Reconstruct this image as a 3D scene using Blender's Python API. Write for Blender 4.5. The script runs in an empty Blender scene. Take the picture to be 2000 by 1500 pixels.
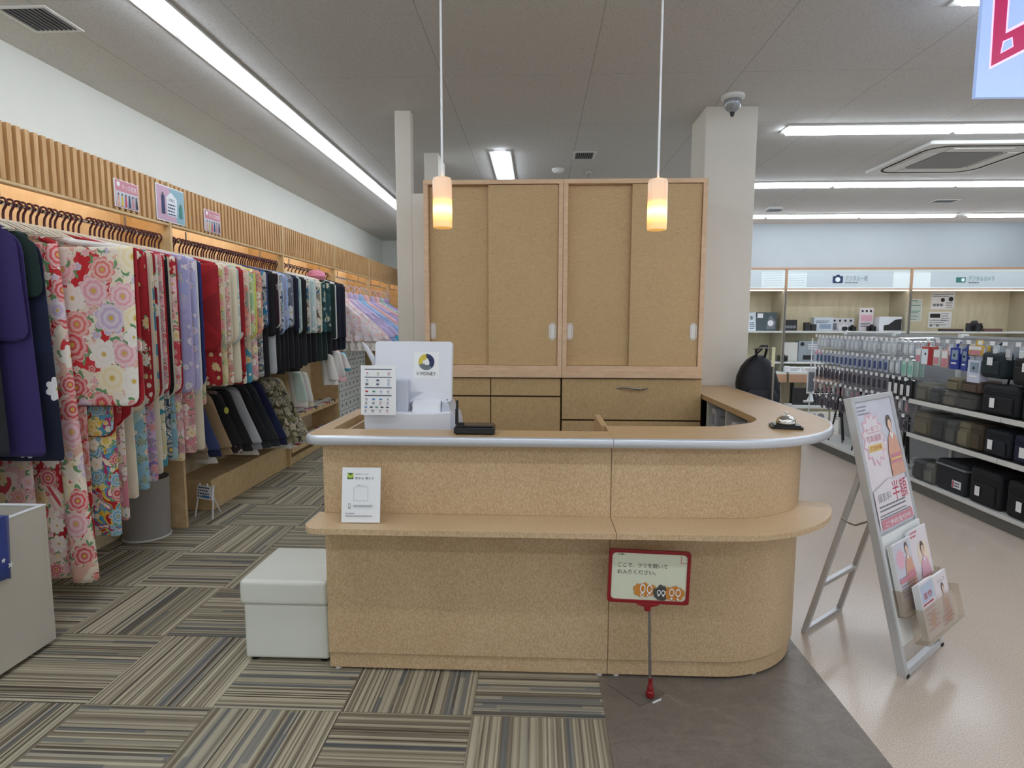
import bpy, bmesh, math, random
from mathutils import Vector, Matrix, noise as mnoise
PI=math.pi
S=bpy.context.scene
C=S.collection
random.seed(7)

# ------------------------------------------------------------------ camera, world, exposure
F_PX=1153.66
CAM_Z=1.472
PITCH,YAW,ROLL=0.104528,0.042213,0.002211
cy_,sy_=math.cos(YAW),math.sin(YAW); cp_,sp_=math.cos(PITCH),math.sin(PITCH)
fw=Vector((-sy_*cp_,cy_*cp_,-sp_)); r0=Vector((cy_,sy_,0)); u0=r0.cross(fw)
rt=r0*math.cos(ROLL)+u0*math.sin(ROLL); up=u0*math.cos(ROLL)-r0*math.sin(ROLL)
cd=bpy.data.cameras.new('camera'); cam=bpy.data.objects.new('camera',cd); C.objects.link(cam)
cd.sensor_width=36; cd.lens=F_PX/2000*36; cd.clip_start=.05
m3=Matrix((rt,up,-fw)).transposed()
cam.matrix_world=Matrix.Translation((0,0,CAM_Z))@m3.to_4x4()
S.camera=cam
W=bpy.data.worlds.new('world'); S.world=W; W.use_nodes=True
WORLD_STR=0.40
W.node_tree.nodes['Background'].inputs[0].default_value=(.93,.965,1,1)
W.node_tree.nodes['Background'].inputs[1].default_value=WORLD_STR
S.view_settings.view_transform='Standard'; S.view_settings.look='None'; S.view_settings.gamma=1
S.view_settings.use_curve_mapping=False
S.view_settings.exposure=0.86
TUBE=11.0      # strength of the ceiling tubes
CEIL=2.96

# ------------------------------------------------------------------ node helpers
def lin(c):
    if isinstance(c,str):
        c=c.lstrip('#'); c=[int(c[i:i+2],16)/255 for i in (0,2,4)]
        c=[x/12.92 if x<=.04045 else ((x+.055)/1.055)**2.4 for x in c]
    return (c[0],c[1],c[2],1)
class N:
    def __init__(s,name):
        s.m=bpy.data.materials.new(name); s.m.use_nodes=True; s.t=s.m.node_tree; s.b=s.t.nodes['Principled BSDF']
    def n(s,t,**k):
        o=s.t.nodes.new(t)
        for a,b in k.items(): setattr(o,a,b)
        return o
    def put(s,sock,v):
        if v is None: return
        if isinstance(v,(int,float)):
            if sock.type=='VECTOR': sock.default_value=(v,v,v)
            elif sock.type=='RGBA': sock.default_value=(v,v,v,1)
            else: sock.default_value=v
        elif isinstance(v,(str,)): sock.default_value=lin(v)
        elif isinstance(v,(tuple,list)): sock.default_value=tuple(v) if len(v)==len(sock.default_value) else tuple(v[:3])
        else: s.t.links.new(v,sock)
    def math(s,op,a,b=None,c=None,clamp=False):
        o=s.n('ShaderNodeMath',operation=op,use_clamp=clamp)
        for i,x in enumerate((a,b,c)): s.put(o.inputs[i],x)
        return o.outputs[0]
    def vm(s,op,a,b=None,out=0):
        o=s.n('ShaderNodeVectorMath',operation=op); s.put(o.inputs[0],a); s.put(o.inputs[1],b); return o.outputs[out]
    def mix(s,f,a,b,bt='MIX'):
        o=s.n('ShaderNodeMix',data_type='RGBA',blend_type=bt); s.put(o.inputs[0],f); s.put(o.inputs[6],a); s.put(o.inputs[7],b); return o.outputs[2]
    def ramp(s,f,st,interp='LINEAR'):
        o=s.n('ShaderNodeValToRGB'); e=o.color_ramp; e.interpolation=interp
        while len(e.elements)<len(st): e.elements.new(.5)
        for i,(p,c) in enumerate(st): e.elements[i].position=p; e.elements[i].color=lin(c) if isinstance(c,str) else (c,c,c,1)
        s.put(o.inputs[0],f); return o.outputs[0]
    def noise(s,v,scale=5,detail=2,rough=.5,out='Fac',dim='3D',dist=0):
        o=s.n('ShaderNodeTexNoise',noise_dimensions=dim); s.put(o.inputs['Vector'],v); o.inputs['Scale'].default_value=scale; o.inputs['Detail'].default_value=detail; o.inputs['Roughness'].default_value=rough; o.inputs['Distortion'].default_value=dist
        return o.outputs[out]
    def obj(s): return s.n('ShaderNodeTexCoord').outputs['Object']
    def geo(s): return s.n('ShaderNodeNewGeometry').outputs['Position']
    def sep(s,v):
        o=s.n('ShaderNodeSeparateXYZ'); s.put(o.inputs[0],v); return o.outputs
    def comb(s,x,y,z=0):
        o=s.n('ShaderNodeCombineXYZ'); s.put(o.inputs[0],x); s.put(o.inputs[1],y); s.put(o.inputs[2],z); return o.outputs[0]
    def mp(s,v,sc=(1,1,1),loc=(0,0,0)):
        o=s.n('ShaderNodeMapping'); s.put(o.inputs[0],v); o.inputs['Location'].default_value=loc; o.inputs['Scale'].default_value=sc; return o.outputs[0]
    def bump(s,h,st=.2,d=.01):
        o=s.n('ShaderNodeBump'); s.put(o.inputs['Height'],h); o.inputs['Strength'].default_value=st; o.inputs['Distance'].default_value=d
        s.t.links.new(o.outputs[0],s.b.inputs['Normal'])
    def set(s,**k):
        for a,v in k.items():
            nm={'col':'Base Color','rough':'Roughness','metal':'Metallic','em':'Emission Color','es':'Emission Strength','trans':'Transmission Weight','alpha':'Alpha','coat':'Coat Weight','ior':'IOR','spec':'Specular IOR Level','sheen':'Sheen Weight','sss':'Subsurface Weight'}[a]
            s.put(s.b.inputs[nm],v)
        return s
_mc={}
def mat(name,col,rough=.5,metal=0,var=.06,vs=8,bump=0,bs=200,**k):
    """plain procedural material: a colour with slight noise variation and an optional fine bump"""
    key=(name,col,rough,metal,var,bump,str(k))
    if key in _mc: return _mc[key]
    s=N(name); c=lin(col)
    if var:
        f=s.noise(s.obj(),vs,3); a=tuple(x*(1-var) for x in c[:3])+(1,); b=tuple(min(1,x*(1+var)) for x in c[:3])+(1,)
        s.set(col=s.mix(f,a,b))
    else: s.set(col=c)
    s.set(rough=rough,metal=metal,**k)
    if bump: s.bump(s.noise(s.obj(),bs,2),bump,.002)
    _mc[key]=s.m; return s.m
def emis(name,col,st,base='#ffffff'):
    s=N(name); s.set(col=lin(base),em=lin(col),es=st,rough=.4); return s.m

# ------------------------------------------------------------------ mesh helpers
MW={}
class MB:
    def __init__(s): s.v=[]; s.f=[]; s.mi=[]; s.ms=[]; s.M=None
    def m(s,mt):
        if mt not in s.ms: s.ms.append(mt)
        return s.ms.index(mt)
    def add(s,vs,fs,mt,M=None):
        b=len(s.v); i=s.m(mt)
        for q in vs:
            q=Vector(q)
            if M is not None: q=M@q
            if s.M is not None: q=s.M@q
            s.v.append(q)
        for f in fs: s.f.append([b+j for j in f]); s.mi.append(i)
        return s
    def box(s,x0,x1,y0,y1,z0,z1,mt,M=None):
        v=[(x,y,z) for z in (z0,z1) for y in (y0,y1) for x in (x0,x1)]
        return s.add(v,[(0,2,3,1),(4,5,7,6),(0,1,5,4),(2,6,7,3),(0,4,6,2),(1,3,7,5)],mt,M)
    def quad(s,pts,mt,M=None): return s.add(pts,[tuple(range(len(pts)))],mt,M)
    def prism(s,poly,z0,z1,mt,M=None):
        n=len(poly); a=sum(poly[i][0]*poly[(i+1)%n][1]-poly[(i+1)%n][0]*poly[i][1] for i in range(n))
        if a<0: poly=poly[::-1]
        v=[(x,y,z0) for x,y in poly]+[(x,y,z1) for x,y in poly]
        f=[tuple(range(n-1,-1,-1)),tuple(range(n,2*n))]+[(i,(i+1)%n,n+(i+1)%n,n+i) for i in range(n)]
        return s.add(v,f,mt,M)
    def wall(s,outer,inner,z0,z1,mt):
        """solid band between two open plan polylines with the same number of points"""
        n=len(outer); v=[]
        for (a,b),(c,d) in zip(outer,inner): v+=[(a,b,z0),(c,d,z0),(c,d,z1),(a,b,z1)]
        f=[]
        for i in range(n-1):
            o=4*i
            for j in range(4): k=(j+1)%4; f.append((o+j,o+4+j,o+4+k,o+k))
        f+=[(0,1,2,3),(4*n-1,4*n-2,4*n-3,4*n-4)]
        return s.add(v,f,mt)
    def tube(s,pts,r,mt,n=8,M=None,cap=True):
        pts=[Vector(q) for q in pts]; R_=r if isinstance(r,(list,tuple)) else [r]*len(pts)
        v=[];f=[]; u=None
        for i,q in enumerate(pts):
            d=(pts[min(i+1,len(pts)-1)]-pts[max(i-1,0)]).normalized()
            if u is None: u=d.orthogonal().normalized()
            u=(u-d*u.dot(d)).normalized(); w=d.cross(u)
            for k in range(n):
                a=2*PI*k/n; v.append(q+(u*math.cos(a)+w*math.sin(a))*R_[i])
        for i in range(len(pts)-1):
            for k in range(n): f.append((i*n+k,i*n+(k+1)%n,(i+1)*n+(k+1)%n,(i+1)*n+k))
        if cap: f+=[tuple(range(n-1,-1,-1)),tuple(range((len(pts)-1)*n,len(pts)*n))]
        return s.add(v,f,mt,M)
    def lathe(s,prof,mt,c=(0,0,0),n=24,M=None):
        v=[];f=[]
        for r,z in prof:
            for k in range(n): a=2*PI*k/n; v.append((c[0]+r*math.cos(a),c[1]+r*math.sin(a),c[2]+z))
        for i in range(len(prof)-1):
            for k in range(n): f.append((i*n+k,i*n+(k+1)%n,(i+1)*n+(k+1)%n,(i+1)*n+k))
        f+=[tuple(range(n-1,-1,-1)),tuple(range((len(prof)-1)*n,len(prof)*n))]
        return s.add(v,f,mt,M)
    def sweep(s,path,prof,mt,closed_prof=True):
        """sweep a (offset,z) profile along a plan polyline; offset is to the right of travel"""
        n=len(prof); v=[];f=[]
        for i,(x,y) in enumerate(path):
            a=Vector(path[max(i-1,0)]); b=Vector(path[min(i+1,len(path)-1)]); d=(b-a).normalized(); nr=Vector((d.y,-d.x))
            for o,z in prof: v.append((x+nr.x*o,y+nr.y*o,z))
        for i in range(len(path)-1):
            for k in range(n if closed_prof else n-1): f.append((i*n+k,i*n+(k+1)%n,(i+1)*n+(k+1)%n,(i+1)*n+k))
        f+=[tuple(range(n)),tuple(range(len(path)*n-1,(len(path)-1)*n-1,-1))]
        return s.add(v,f,mt)
    def build(s,name,parent=None,bevel=0,smooth=False,local=False,seg=2,angle=35):
        me=bpy.data.meshes.new(name)
        vs=s.v
        if parent is not None and not local:
            inv=MW[parent.name].inverted(); vs=[inv@q for q in vs]
        me.from_pydata([tuple(q) for q in vs],[],s.f)
        for mt in s.ms: me.materials.append(mt)
        me.polygons.foreach_set('material_index',s.mi)
        me.validate(); me.update()
        bm=bmesh.new(); bm.from_mesh(me); bmesh.ops.recalc_face_normals(bm,faces=bm.faces); bm.to_mesh(me); bm.free()
        o=bpy.data.objects.new(name,me); C.objects.link(o)
        if smooth:
            me.polygons.foreach_set('use_smooth',[True]*len(me.polygons))
            try: me.set_sharp_from_angle(angle=math.radians(angle))
            except Exception: pass
        if bevel:
            b=o.modifiers.new('bevel','BEVEL'); b.width=bevel; b.segments=seg; b.limit_method='ANGLE'; b.angle_limit=math.radians(40)
        if parent is not None:
            o.parent=parent; MW[o.name]=MW[parent.name]
        else: MW[o.name]=Matrix.Identity(4)
        return o
def tag(o,label,cat,group=None,kind=None):
    if label: o['label']=label
    if cat: o['category']=cat
    if group: o['group']=group
    if kind: o['kind']=kind
    return o
def thing(name,label,cat,loc=(0,0,0),rot=(0,0,0),group=None):
    o=bpy.data.objects.new(name,None); C.objects.link(o); o.empty_display_size=.05
    if isinstance(rot,(int,float)): rot=(0,0,rot)
    o.location=loc; o.rotation_euler=rot
    from mathutils import Euler
    MW[o.name]=Matrix.Translation(loc)@Euler(rot).to_matrix().to_4x4()
    return tag(o,label,cat,group)
def solo(mb,name,label,cat,loc,rot=(0,0,0),group=None,**k):
    """a one-mesh thing built in local coordinates and put at loc"""
    o=mb.build(name,None,local=True,**k)
    if isinstance(rot,(int,float)): rot=(0,0,rot)
    o.location=loc; o.rotation_euler=rot
    from mathutils import Euler
    MW[o.name]=Matrix.Translation(loc)@Euler(rot).to_matrix().to_4x4()
    return tag(o,label,cat,group)
KIDS={}
def kids(o): return [c for c in C.objects if c.parent==o]
def dup(root,loc=None,rot=None,label=None,group=None,scale=None,matmap=None):
    r=root.copy(); C.objects.link(r)
    if loc is not None: r.location=loc
    if rot is not None: r.rotation_euler=(0,0,rot) if isinstance(rot,(int,float)) else rot
    if scale is not None: r.scale=scale if not isinstance(scale,(int,float)) else (scale,)*3
    if label: r['label']=label
    if group: r['group']=group
    if root.name not in KIDS: KIDS[root.name]=[(c,kids(c)) for c in kids(root)]
    def remat(o):
        if matmap and o.type=='MESH' and any(m_ in matmap for m_ in o.data.materials):
            o.data=o.data.copy()
            for i,m_ in enumerate(o.data.materials):
                if m_ in matmap: o.data.materials[i]=matmap[m_]
    remat(r)
    for c,g in KIDS[root.name]:
        k=c.copy(); C.objects.link(k); k.parent=r; remat(k)
        for d in g:
            e=d.copy(); C.objects.link(e); e.parent=k; remat(e)
    return r
def arc(cx,cy,r,a0,a1,n=16):
    return [(cx+r*math.cos(math.radians(a0+(a1-a0)*i/n)),cy+r*math.sin(math.radians(a0+(a1-a0)*i/n))) for i in range(n+1)]
def rrect(w,h,r,n=5,cx=0,cy=0):
    o=[]
    for sx,sy,a in ((1,1,0),(-1,1,90),(-1,-1,180),(1,-1,270)):
        o+=arc(cx+sx*(w/2-r),cy+sy*(h/2-r),r,a,a+90,n)
    return o
_tc={}
def text_geo(s,size):
    if s not in _tc:
        c=bpy.data.curves.new('lettering','FONT'); c.body=s; c.size=1; c.resolution_u=2
        o=bpy.data.objects.new('lettering',c); C.objects.link(o)
        me=bpy.data.meshes.new_from_object(o.evaluated_get(bpy.context.evaluated_depsgraph_get()))
        _tc[s]=([tuple(v.co) for v in me.vertices],[tuple(q.vertices) for q in me.polygons],)
        bpy.data.objects.remove(o); bpy.data.curves.remove(c); bpy.data.meshes.remove(me)
    vs,fs=_tc[s]; return [(x*size,y*size,0) for x,y,z in vs],fs
class Print:
    """flat printed matter in a local x (right) / z (up) plane facing -y; each layer sits a hair above the last"""
    def __init__(s,M=None,step=.0004): s.mb=MB(); s.mb.M=M; s.k=1; s.step=step
    def poly(s,pts,mt):
        y=-s.k*s.step; s.k+=1
        s.mb.quad([(a,y,b) for a,b in pts],mt); return s
    def rect(s,x0,z0,x1,z1,mt): return s.poly([(x0,z0),(x1,z0),(x1,z1),(x0,z1)],mt)
    def rr(s,cx,cz,w,h,r,mt): return s.poly(rrect(w,h,r,4,cx,cz),mt)
    def disc(s,cx,cz,r,mt,ry=None,n=20):
        ry=ry or r
        return s.poly([(cx+r*math.cos(2*PI*i/n),cz+ry*math.sin(2*PI*i/n)) for i in range(n)],mt)
    def ring(s,cx,cz,r0,r1,mt,a0=0,a1=360,ky=1,n=24):
        y=-s.k*s.step; s.k+=1; v=[];f=[]
        for i in range(n+1):
            a=math.radians(a0+(a1-a0)*i/n)
            for r in (r0,r1): v.append((cx+r*math.cos(a),y,cz+ky*r*math.sin(a)))
        for i in range(n): f.append((2*i,2*i+1,2*i+3,2*i+2))
        s.mb.add(v,f,mt); return s
    def text(s,x,z,size,t,mt,width=None,align='L'):
        vs,fs=text_geo(t,size)
        if not vs: return s
        w=max(v[0] for v in vs)
        k=1 if width is None else width/w
        off={'L':0,'C':-w*k/2,'R':-w*k}[align]
        y=-s.k*s.step; s.k+=1
        s.mb.add([(x+off+a*k,y,z+b) for a,b,c in vs],fs,mt); return s
    def bars(s,x0,z0,x1,n,h,gap,mt,seed=0):
        """greeked lines of print: rows of short dashes"""
        rd=random.Random(seed); y=-s.k*s.step; s.k+=1
        for i in range(n):
            z=z0-i*gap; x=x0; end=x1-(x1-x0)*rd.random()*.3
            while x<end:
                w=(h*rd.uniform(.8,2.5)); s.mb.quad([(x,y,z),(min(x+w,end),y,z),(min(x+w,end),y,z+h),(x,y,z+h)],mt); x+=w+h*.45
        return s
    def build(s,name,parent,local=False): return s.mb.build(name,parent,local=local)

# ------------------------------------------------------------------ materials of the room
def wood(name,c0,c1,c2,sc=(190,190,100),rough=.42,dist=0):
    s=N(name); v=s.mp(s.obj(),sc)
    f=s.noise(v,1,3,.6,dist=dist); g=s.noise(s.mp(s.obj(),(3,3,1.5)),1,2)
    h=s.math('ADD',s.math('MULTIPLY',f,.8),s.math('MULTIPLY',g,.2))
    s.set(col=s.ramp(h,[(.32,c0),(.5,c1),(.68,c2)]),rough=rough,spec=.35); s.bump(f,.06,.001); return s.m
M_counter=wood('counter_laminate','#b79974','#caae88','#dcc3a0')
M_top=wood('worktop_laminate','#b08f63','#bd9d73','#c8aa82',(6,90,6),.35)
M_cab=wood('cabinet_door_laminate','#bc9c6e','#c8a97b','#d2b487',(45,45,110),.45,1.5)
M_cabv=wood('cabinet_drawer_laminate','#bc9c6e','#c8a97b','#d2b487',(130,130,60),.45)
M_frame=wood('cabinet_frame_laminate','#d8b592','#e0be9b','#e8c8a6',(14,14,60),.45)
M_mapleb=wood('fixture_back_maple','#d6c4a2','#decdae','#e6d7bb',(14,14,14),.5)
M_maple=wood('fixture_maple','#c8aa7c','#d3b689','#ddc297',(14,14,14),.45)
M_maple_d=wood('fixture_maple_slat','#b98f5e','#c89f6e','#d3ac7c',(30,30,5),.45)
def ceiling_mat():
    s=N('ceiling_board'); P=s.geo(); q=s.sep(P)
    def seam(c,o,p):
        m_=s.math('PINGPONG',s.math('SUBTRACT',c,o),p/2); return s.math('LESS_THAN',m_,.0026)
    # long boards: joints every 0.9 m across, every 0.91 m along
    a=seam(q[0],.312,.9); b=seam(q[1],3.753,.915)
    l=s.math('MAXIMUM',a,s.math('MULTIPLY',b,.5))
    sp=s.noise(P,95,2,.7); pit=s.ramp(sp,[(.36,.80),(.45,1.0)])
    base=s.mix(s.noise(P,1.2,2),'#cccdcc','#d6d7d6')
    s.set(col=s.mix(s.math('MULTIPLY',l,.4),s.mix(1,base,pit,'MULTIPLY'),'#4b4845'),rough=.9); s.bump(sp,.25,.003); return s.m
M_ceil=ceiling_mat()
def wallpaper(name,c0,c1):
    s=N(name); f=s.noise(s.obj(),2.5,4,.6); g=s.noise(s.obj(),160,2)
    s.set(col=s.mix(f,c0,c1),rough=.85); s.bump(g,.15,.002); return s.m
M_wall=wallpaper('pale_wallpaper','#e6eae6','#f0f3ee')
M_pillar=wallpaper('pillar_wallpaper','#dad6cb','#e6e2d8')
def carpet():
    s=N('striped_carpet_tiles'); q=s.sep(s.geo())
    u=s.math('DIVIDE',s.math('SUBTRACT',q[0],.265),.5); v=s.math('DIVIDE',s.math('SUBTRACT',q[1],2.071),.5)
    i=s.math('FLOOR',u); j=s.math('FLOOR',v)
    par=s.math('FLOORED_MODULO',s.math('ADD',i,j),2)
    def mixf(a,b): return s.math('ADD',s.math('MULTIPLY',a,s.math('SUBTRACT',1,par)),s.math('MULTIPLY',b,par))
    S_=mixf(q[0],q[1]); T_=mixf(q[1],q[0])
    wn=s.n('ShaderNodeTexWhiteNoise',noise_dimensions='2D'); s.put(wn.inputs['Vector'],s.comb(i,j)); rnd=wn.outputs['Value']
    def wh(a,b,c):
        w=s.n('ShaderNodeTexWhiteNoise',noise_dimensions='3D'); s.put(w.inputs['Vector'],s.comb(a,b,c)); return w.outputs['Value']
    # yarn stripes of about 7 mm
    wob=s.noise(s.comb(T_,S_,rnd),6,1)
    k1=s.math('FLOOR',s.math('MULTIPLY',S_,142)); a=wh(k1,i,j)
    a2=s.noise(s.comb(s.math('MULTIPLY',S_,60),s.math('MULTIPLY',T_,2.2),rnd),1,2)
    k2=s.math('FLOOR',s.math('MULTIPLY',S_,52)); b=wh(k2,i,s.math('ADD',j,50))
    seg2=s.math('FLOOR',s.math('ADD',s.math('MULTIPLY',T_,2.6),s.math('MULTIPLY',b,7)))
    b2=wh(k2,seg2,s.math('ADD',j,9))
    h=s.math('ADD',s.math('MULTIPLY',a,.8),s.math('MULTIPLY',a2,.2))
    c1=s.ramp(h,[(0,'#5a5248'),(.22,'#766d60'),(.36,'#8e8676'),(.50,'#a8a08e'),(.66,'#c0b8a4')],'CONSTANT')
    c2=s.ramp(b,[(0,'#5f656d'),(.13,'#75797e'),(.22,'#988f7f'),(.5,'#b1a996'),(.8,'#9e9687')],'CONSTANT')
    vary=s.math('MULTIPLY',s.math('LESS_THAN',b,.22),s.math('GREATER_THAN',b2,.55))
    f=s.math('SUBTRACT',s.math('ADD',s.math('MULTIPLY',s.math('LESS_THAN',b,.22),.72),s.math('MULTIPLY',s.math('GREATER_THAN',b,.5),.35)),s.math('MULTIPLY',vary,.45),clamp=True)
    col=s.mix(f,c1,c2)
    fz=s.noise(s.geo(),420,2); col=s.mix(.35,col,s.mix(fz,'#5a5244','#c4bba4'),'SOFT_LIGHT')
    e=s.math('MAXIMUM',s.math('LESS_THAN',s.math('PINGPONG',u,.5),.006),s.math('LESS_THAN',s.math('PINGPONG',v,.5),.006))
    s.set(col=s.mix(s.math('MULTIPLY',e,.35),col,'#5b5348'),rough=.95,spec=.1)
    s.bump(s.math('ADD',fz,s.math('MULTIPLY',a,.6)),.35,.003); return s.m
M_carpet=carpet()
def vinyl_beige():
    s=N('beige_vinyl'); P=s.geo(); f=s.noise(P,230,2); g=s.noise(P,1.5,3)
    s.set(col=s.mix(1,s.ramp(f,[(.35,'#b9a898'),(.5,'#cfc0b1'),(.65,'#dcd0c3')]),s.ramp(g,[(.3,.94),(.7,1.0)]),'MULTIPLY'),rough=.19,spec=.5)
    q=s.sep(P); s.bump(s.noise(P,3,2),.05,.01); return s.m
def vinyl_grey():
    s=N('grey_slate_vinyl'); P=s.geo(); f=s.noise(s.mp(P,(7,11,1)),1,6,.62,dist=1.2); g=s.noise(P,90,2)
    s.set(col=s.mix(.25,s.ramp(f,[(.3,'#6a6159'),(.5,'#786f66'),(.62,'#80776d'),(.74,'#958b82')]),s.ramp(g,[(.3,'#675e56'),(.7,'#90877c')])),rough=.34,spec=.4); s.bump(f,.08,.003); return s.m
M_vb=vinyl_beige(); M_vg=vinyl_grey()
M_metal=mat('brushed_aluminium','#cfd3d9',.38,.55,.02,60)
M_chrome=mat('chrome','#dcdcdc',.08,1,0)
M_steel=mat('dull_steel','#9d9a94',.35,.8,.04)
M_white=mat('white_plastic','#e9ebee',.35,0,.02,3)
M_white_s=mat('white_painted_metal','#e4e6e4',.4,0,.02,4)
M_blk=mat('black_plastic','#1b1b1d',.3,0,.1,20)
M_rubber=mat('black_rubber','#141414',.7,0,.1,20)
M_brn=mat('brown_carcass','#54401f',.8,0,.05); M_dark=mat('dark_gap','#2a221a',.8,0,.05)
M_paper=mat('white_paper','#f1f3f5',.6,0,.01,4)
M_ink=mat('black_ink','#26272b',.6,0,0)
M_ink2=mat('grey_ink','#7d828a',.6,0,0)
M_inkn=mat('navy_ink','#2b3a63',.6,0,0)
M_inkr=mat('red_ink','#b5263a',.6,0,0)
M_inkg=mat('teal_ink','#3f8a80',.6,0,0)
M_glow=emis('tube_diffuser','#eef5ff',TUBE)

# ------------------------------------------------------------------ the setting
def struct(mb,name,**k):
    o=mb.build(name,**k); o['kind']='structure'; return o
YC=4.32
struct(MB().box(-3.1,.265,-3,11.2,-.05,0,M_carpet),'floor')
struct(MB().box(.265,1.193,-3,5.2,-.05,0,M_vg).box(.265,1.193,5.2,11.2,-.05,-.0005,M_vb),'floor_vinyl')
struct(MB().box(1.193,9.0,-3,11.2,-.05,0,M_vb),'floor_tile')
struct(MB().box(-3.1,9.0,-3,11.2,CEIL,CEIL+.08,M_ceil),'ceiling')
struct(MB().box(-3.1,-2.86,-3,11.2,0,CEIL,M_wall),'wall_left')
struct(MB().box(-2.86,.5,11.0,11.2,0,CEIL,M_wall),'wall_back')
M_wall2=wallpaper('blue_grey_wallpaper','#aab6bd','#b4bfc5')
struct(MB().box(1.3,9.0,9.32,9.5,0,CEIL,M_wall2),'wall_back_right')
struct(MB().box(.5,.62,7.6,11.0,0,CEIL,M_wall).box(.62,1.3,9.32,9.44,0,CEIL,M_wall),'wall_middle')
struct(MB().box(1.16,1.515,YC,4.70,0,CEIL,M_pillar),'wall_pillar_right',bevel=.006)
struct(MB().box(-1.02,-.905,YC,4.40,0,CEIL,M_pillar),'wall_pillar_left',bevel=.006)
struct(MB().box(-.905,1.16,YC,YC+.1,0,2.386,M_pillar),'wall_partition')
struct(MB().box(-1.01,-.885,5.37,5.75,0,CEIL,M_pillar),'wall_pillar_rear',bevel=.006)

# ------------------------------------------------------------------ ceiling lamps and vents
def tube_lamp(x0,x1,y0,y1,label,group):
    """recessed strip lamp: white channel and a diffuser standing 12 mm proud of the board"""
    along_y=(y1-y0)>(x1-x0)
    t=thing('ceiling_light',label,'ceiling light',((x0+x1)/2,(y0+y1)/2,CEIL),0,group)
    w=.045; h=MB()
    if along_y: h.box(x0-w,x0,y0,y1,CEIL-.012,CEIL-.0005,M_white_s); h.box(x1,x1+w,y0,y1,CEIL-.012,CEIL-.0005,M_white_s); h.box(x0,x1,y0,y1,CEIL-.006,CEIL-.0005,M_white_s)
    else: h.box(x0,x1,y0-w,y0,CEIL-.012,CEIL-.0005,M_white_s); h.box(x0,x1,y1,y1+w,CEIL-.012,CEIL-.0005,M_white_s); h.box(x0,x1,y0,y1,CEIL-.006,CEIL-.0005,M_white_s)
    h.build('housing',t)
    e=.026; d=MB()
    if along_y: sec=[(x0,CEIL-.007),(x1,CEIL-.007),(x1,CEIL-.03),(x1-.015,CEIL-.042),(x0+.015,CEIL-.042),(x0,CEIL-.03)]
    else: sec=[(y0,CEIL-.007),(y1,CEIL-.007),(y1,CEIL-.03),(y1-.015,CEIL-.042),(y0+.015,CEIL-.042),(y0,CEIL-.03)]
    n=len(sec)
    if along_y: v=[(a,y0+e,z) for a,z in sec]+[(a,y1-e,z) for a,z in sec]
    else: v=[(x0+e,a,z) for a,z in sec]+[(x1-e,a,z) for a,z in sec]
    d.add(v,[tuple(range(n)),tuple(range(2*n-1,n-1,-1))]+[(i,(i+1)%n,n+(i+1)%n,n+i) for i in range(n)],M_glow)
    d.build('diffuser',t)
    return t
ords=['','nearest','second','third','fourth','fifth','sixth','seventh']
ys=[-.72,.58,1.885,3.19,4.50,5.80,7.10,8.40,9.7]
names=['behind the view','overhead','at the top edge of the frame','over the nearest kimono rack','over the second clothes bay','beside the left pillar','beyond the left pillar','at the far end']
for a,b,nm in zip(ys,ys[1:],names):
    tube_lamp(-1.85,-1.775,a,b,'long strip lamp of the left aisle line, segment '+nm,'strip lamps of the left aisle line')
for y,nm in ((1.05,'just behind the view'),(-1.0,'well behind the view')):  # unseen lamp rows, added so the counter front gets more light
    for x0,dn in ((-.9,'left'),(.45,'middle'),(1.91,'right'),(3.2,'far right')):
        tube_lamp(x0,x0+1.27,y-.04,y+.04,'ceiling strip lamp '+nm+', '+dn+' one','added strip lamps behind the view')
tube_lamp(-.385,-.285,5.31,6.40,'short strip lamp seen above the tall cabinets','short ceiling lamps')
for row,y,xs in (('at the top right corner',2.93,[1.91,3.2,4.5]),('in the row nearest the pillar',4.82,[1.89,3.172,4.45,5.73]),
                 ('in the middle row',6.66,[1.88,3.162,4.448,5.73]),('in the row nearest the back wall',8.57,[1.9,3.176,4.449,5.737])):
    for i,(a,b) in enumerate(zip(xs,xs[1:])):
        tube_lamp(a,b,y-.045,y+.045,['leftmost','second','third'][i]+' strip lamp '+row,'strip lamps over the camera department')
tube_lamp(5.90,7.18,8.525,8.615,'strip lamp in the row nearest the back wall, after a gap','strip lamps over the camera department')
def vent(x0,x1,y0,y1,label):
    t=thing('ceiling_vent',label,'ceiling vent',((x0+x1)/2,(y0+y1)/2,CEIL))
    m=MB(); f=.02
    for a,b,c,d in ((x0-f,x1+f,y0-f,y0),(x0-f,x1+f,y1,y1+f),(x0-f,x0,y0,y1),(x1,x1+f,y0,y1)): m.box(a,b,c,d,CEIL-.006,CEIL-.0005,M_white_s)
    m.build('frame',t)
    g=MB(); g.box(x0,x1,y0,y1,CEIL-.002,CEIL-.0005,M_dark)
    n=9
    for i in range(n):
        x=x0+(i+.5)*(x1-x0)/n; g.box(x-.004,x+.004,y0,y1,CEIL-.008,CEIL-.002,M_ink2)
    g.build('louver',t); return t
vent(-2.58,-2.36,2.89,3.10,'square ceiling vent with dark louvres at the top left')
vent(.33,.49,5.40,5.60,'small dark ceiling vent above the tall cabinets')
vent(4.85,5.10,7.58,7.72,'small ceiling vent between the far strip lamps')
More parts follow.
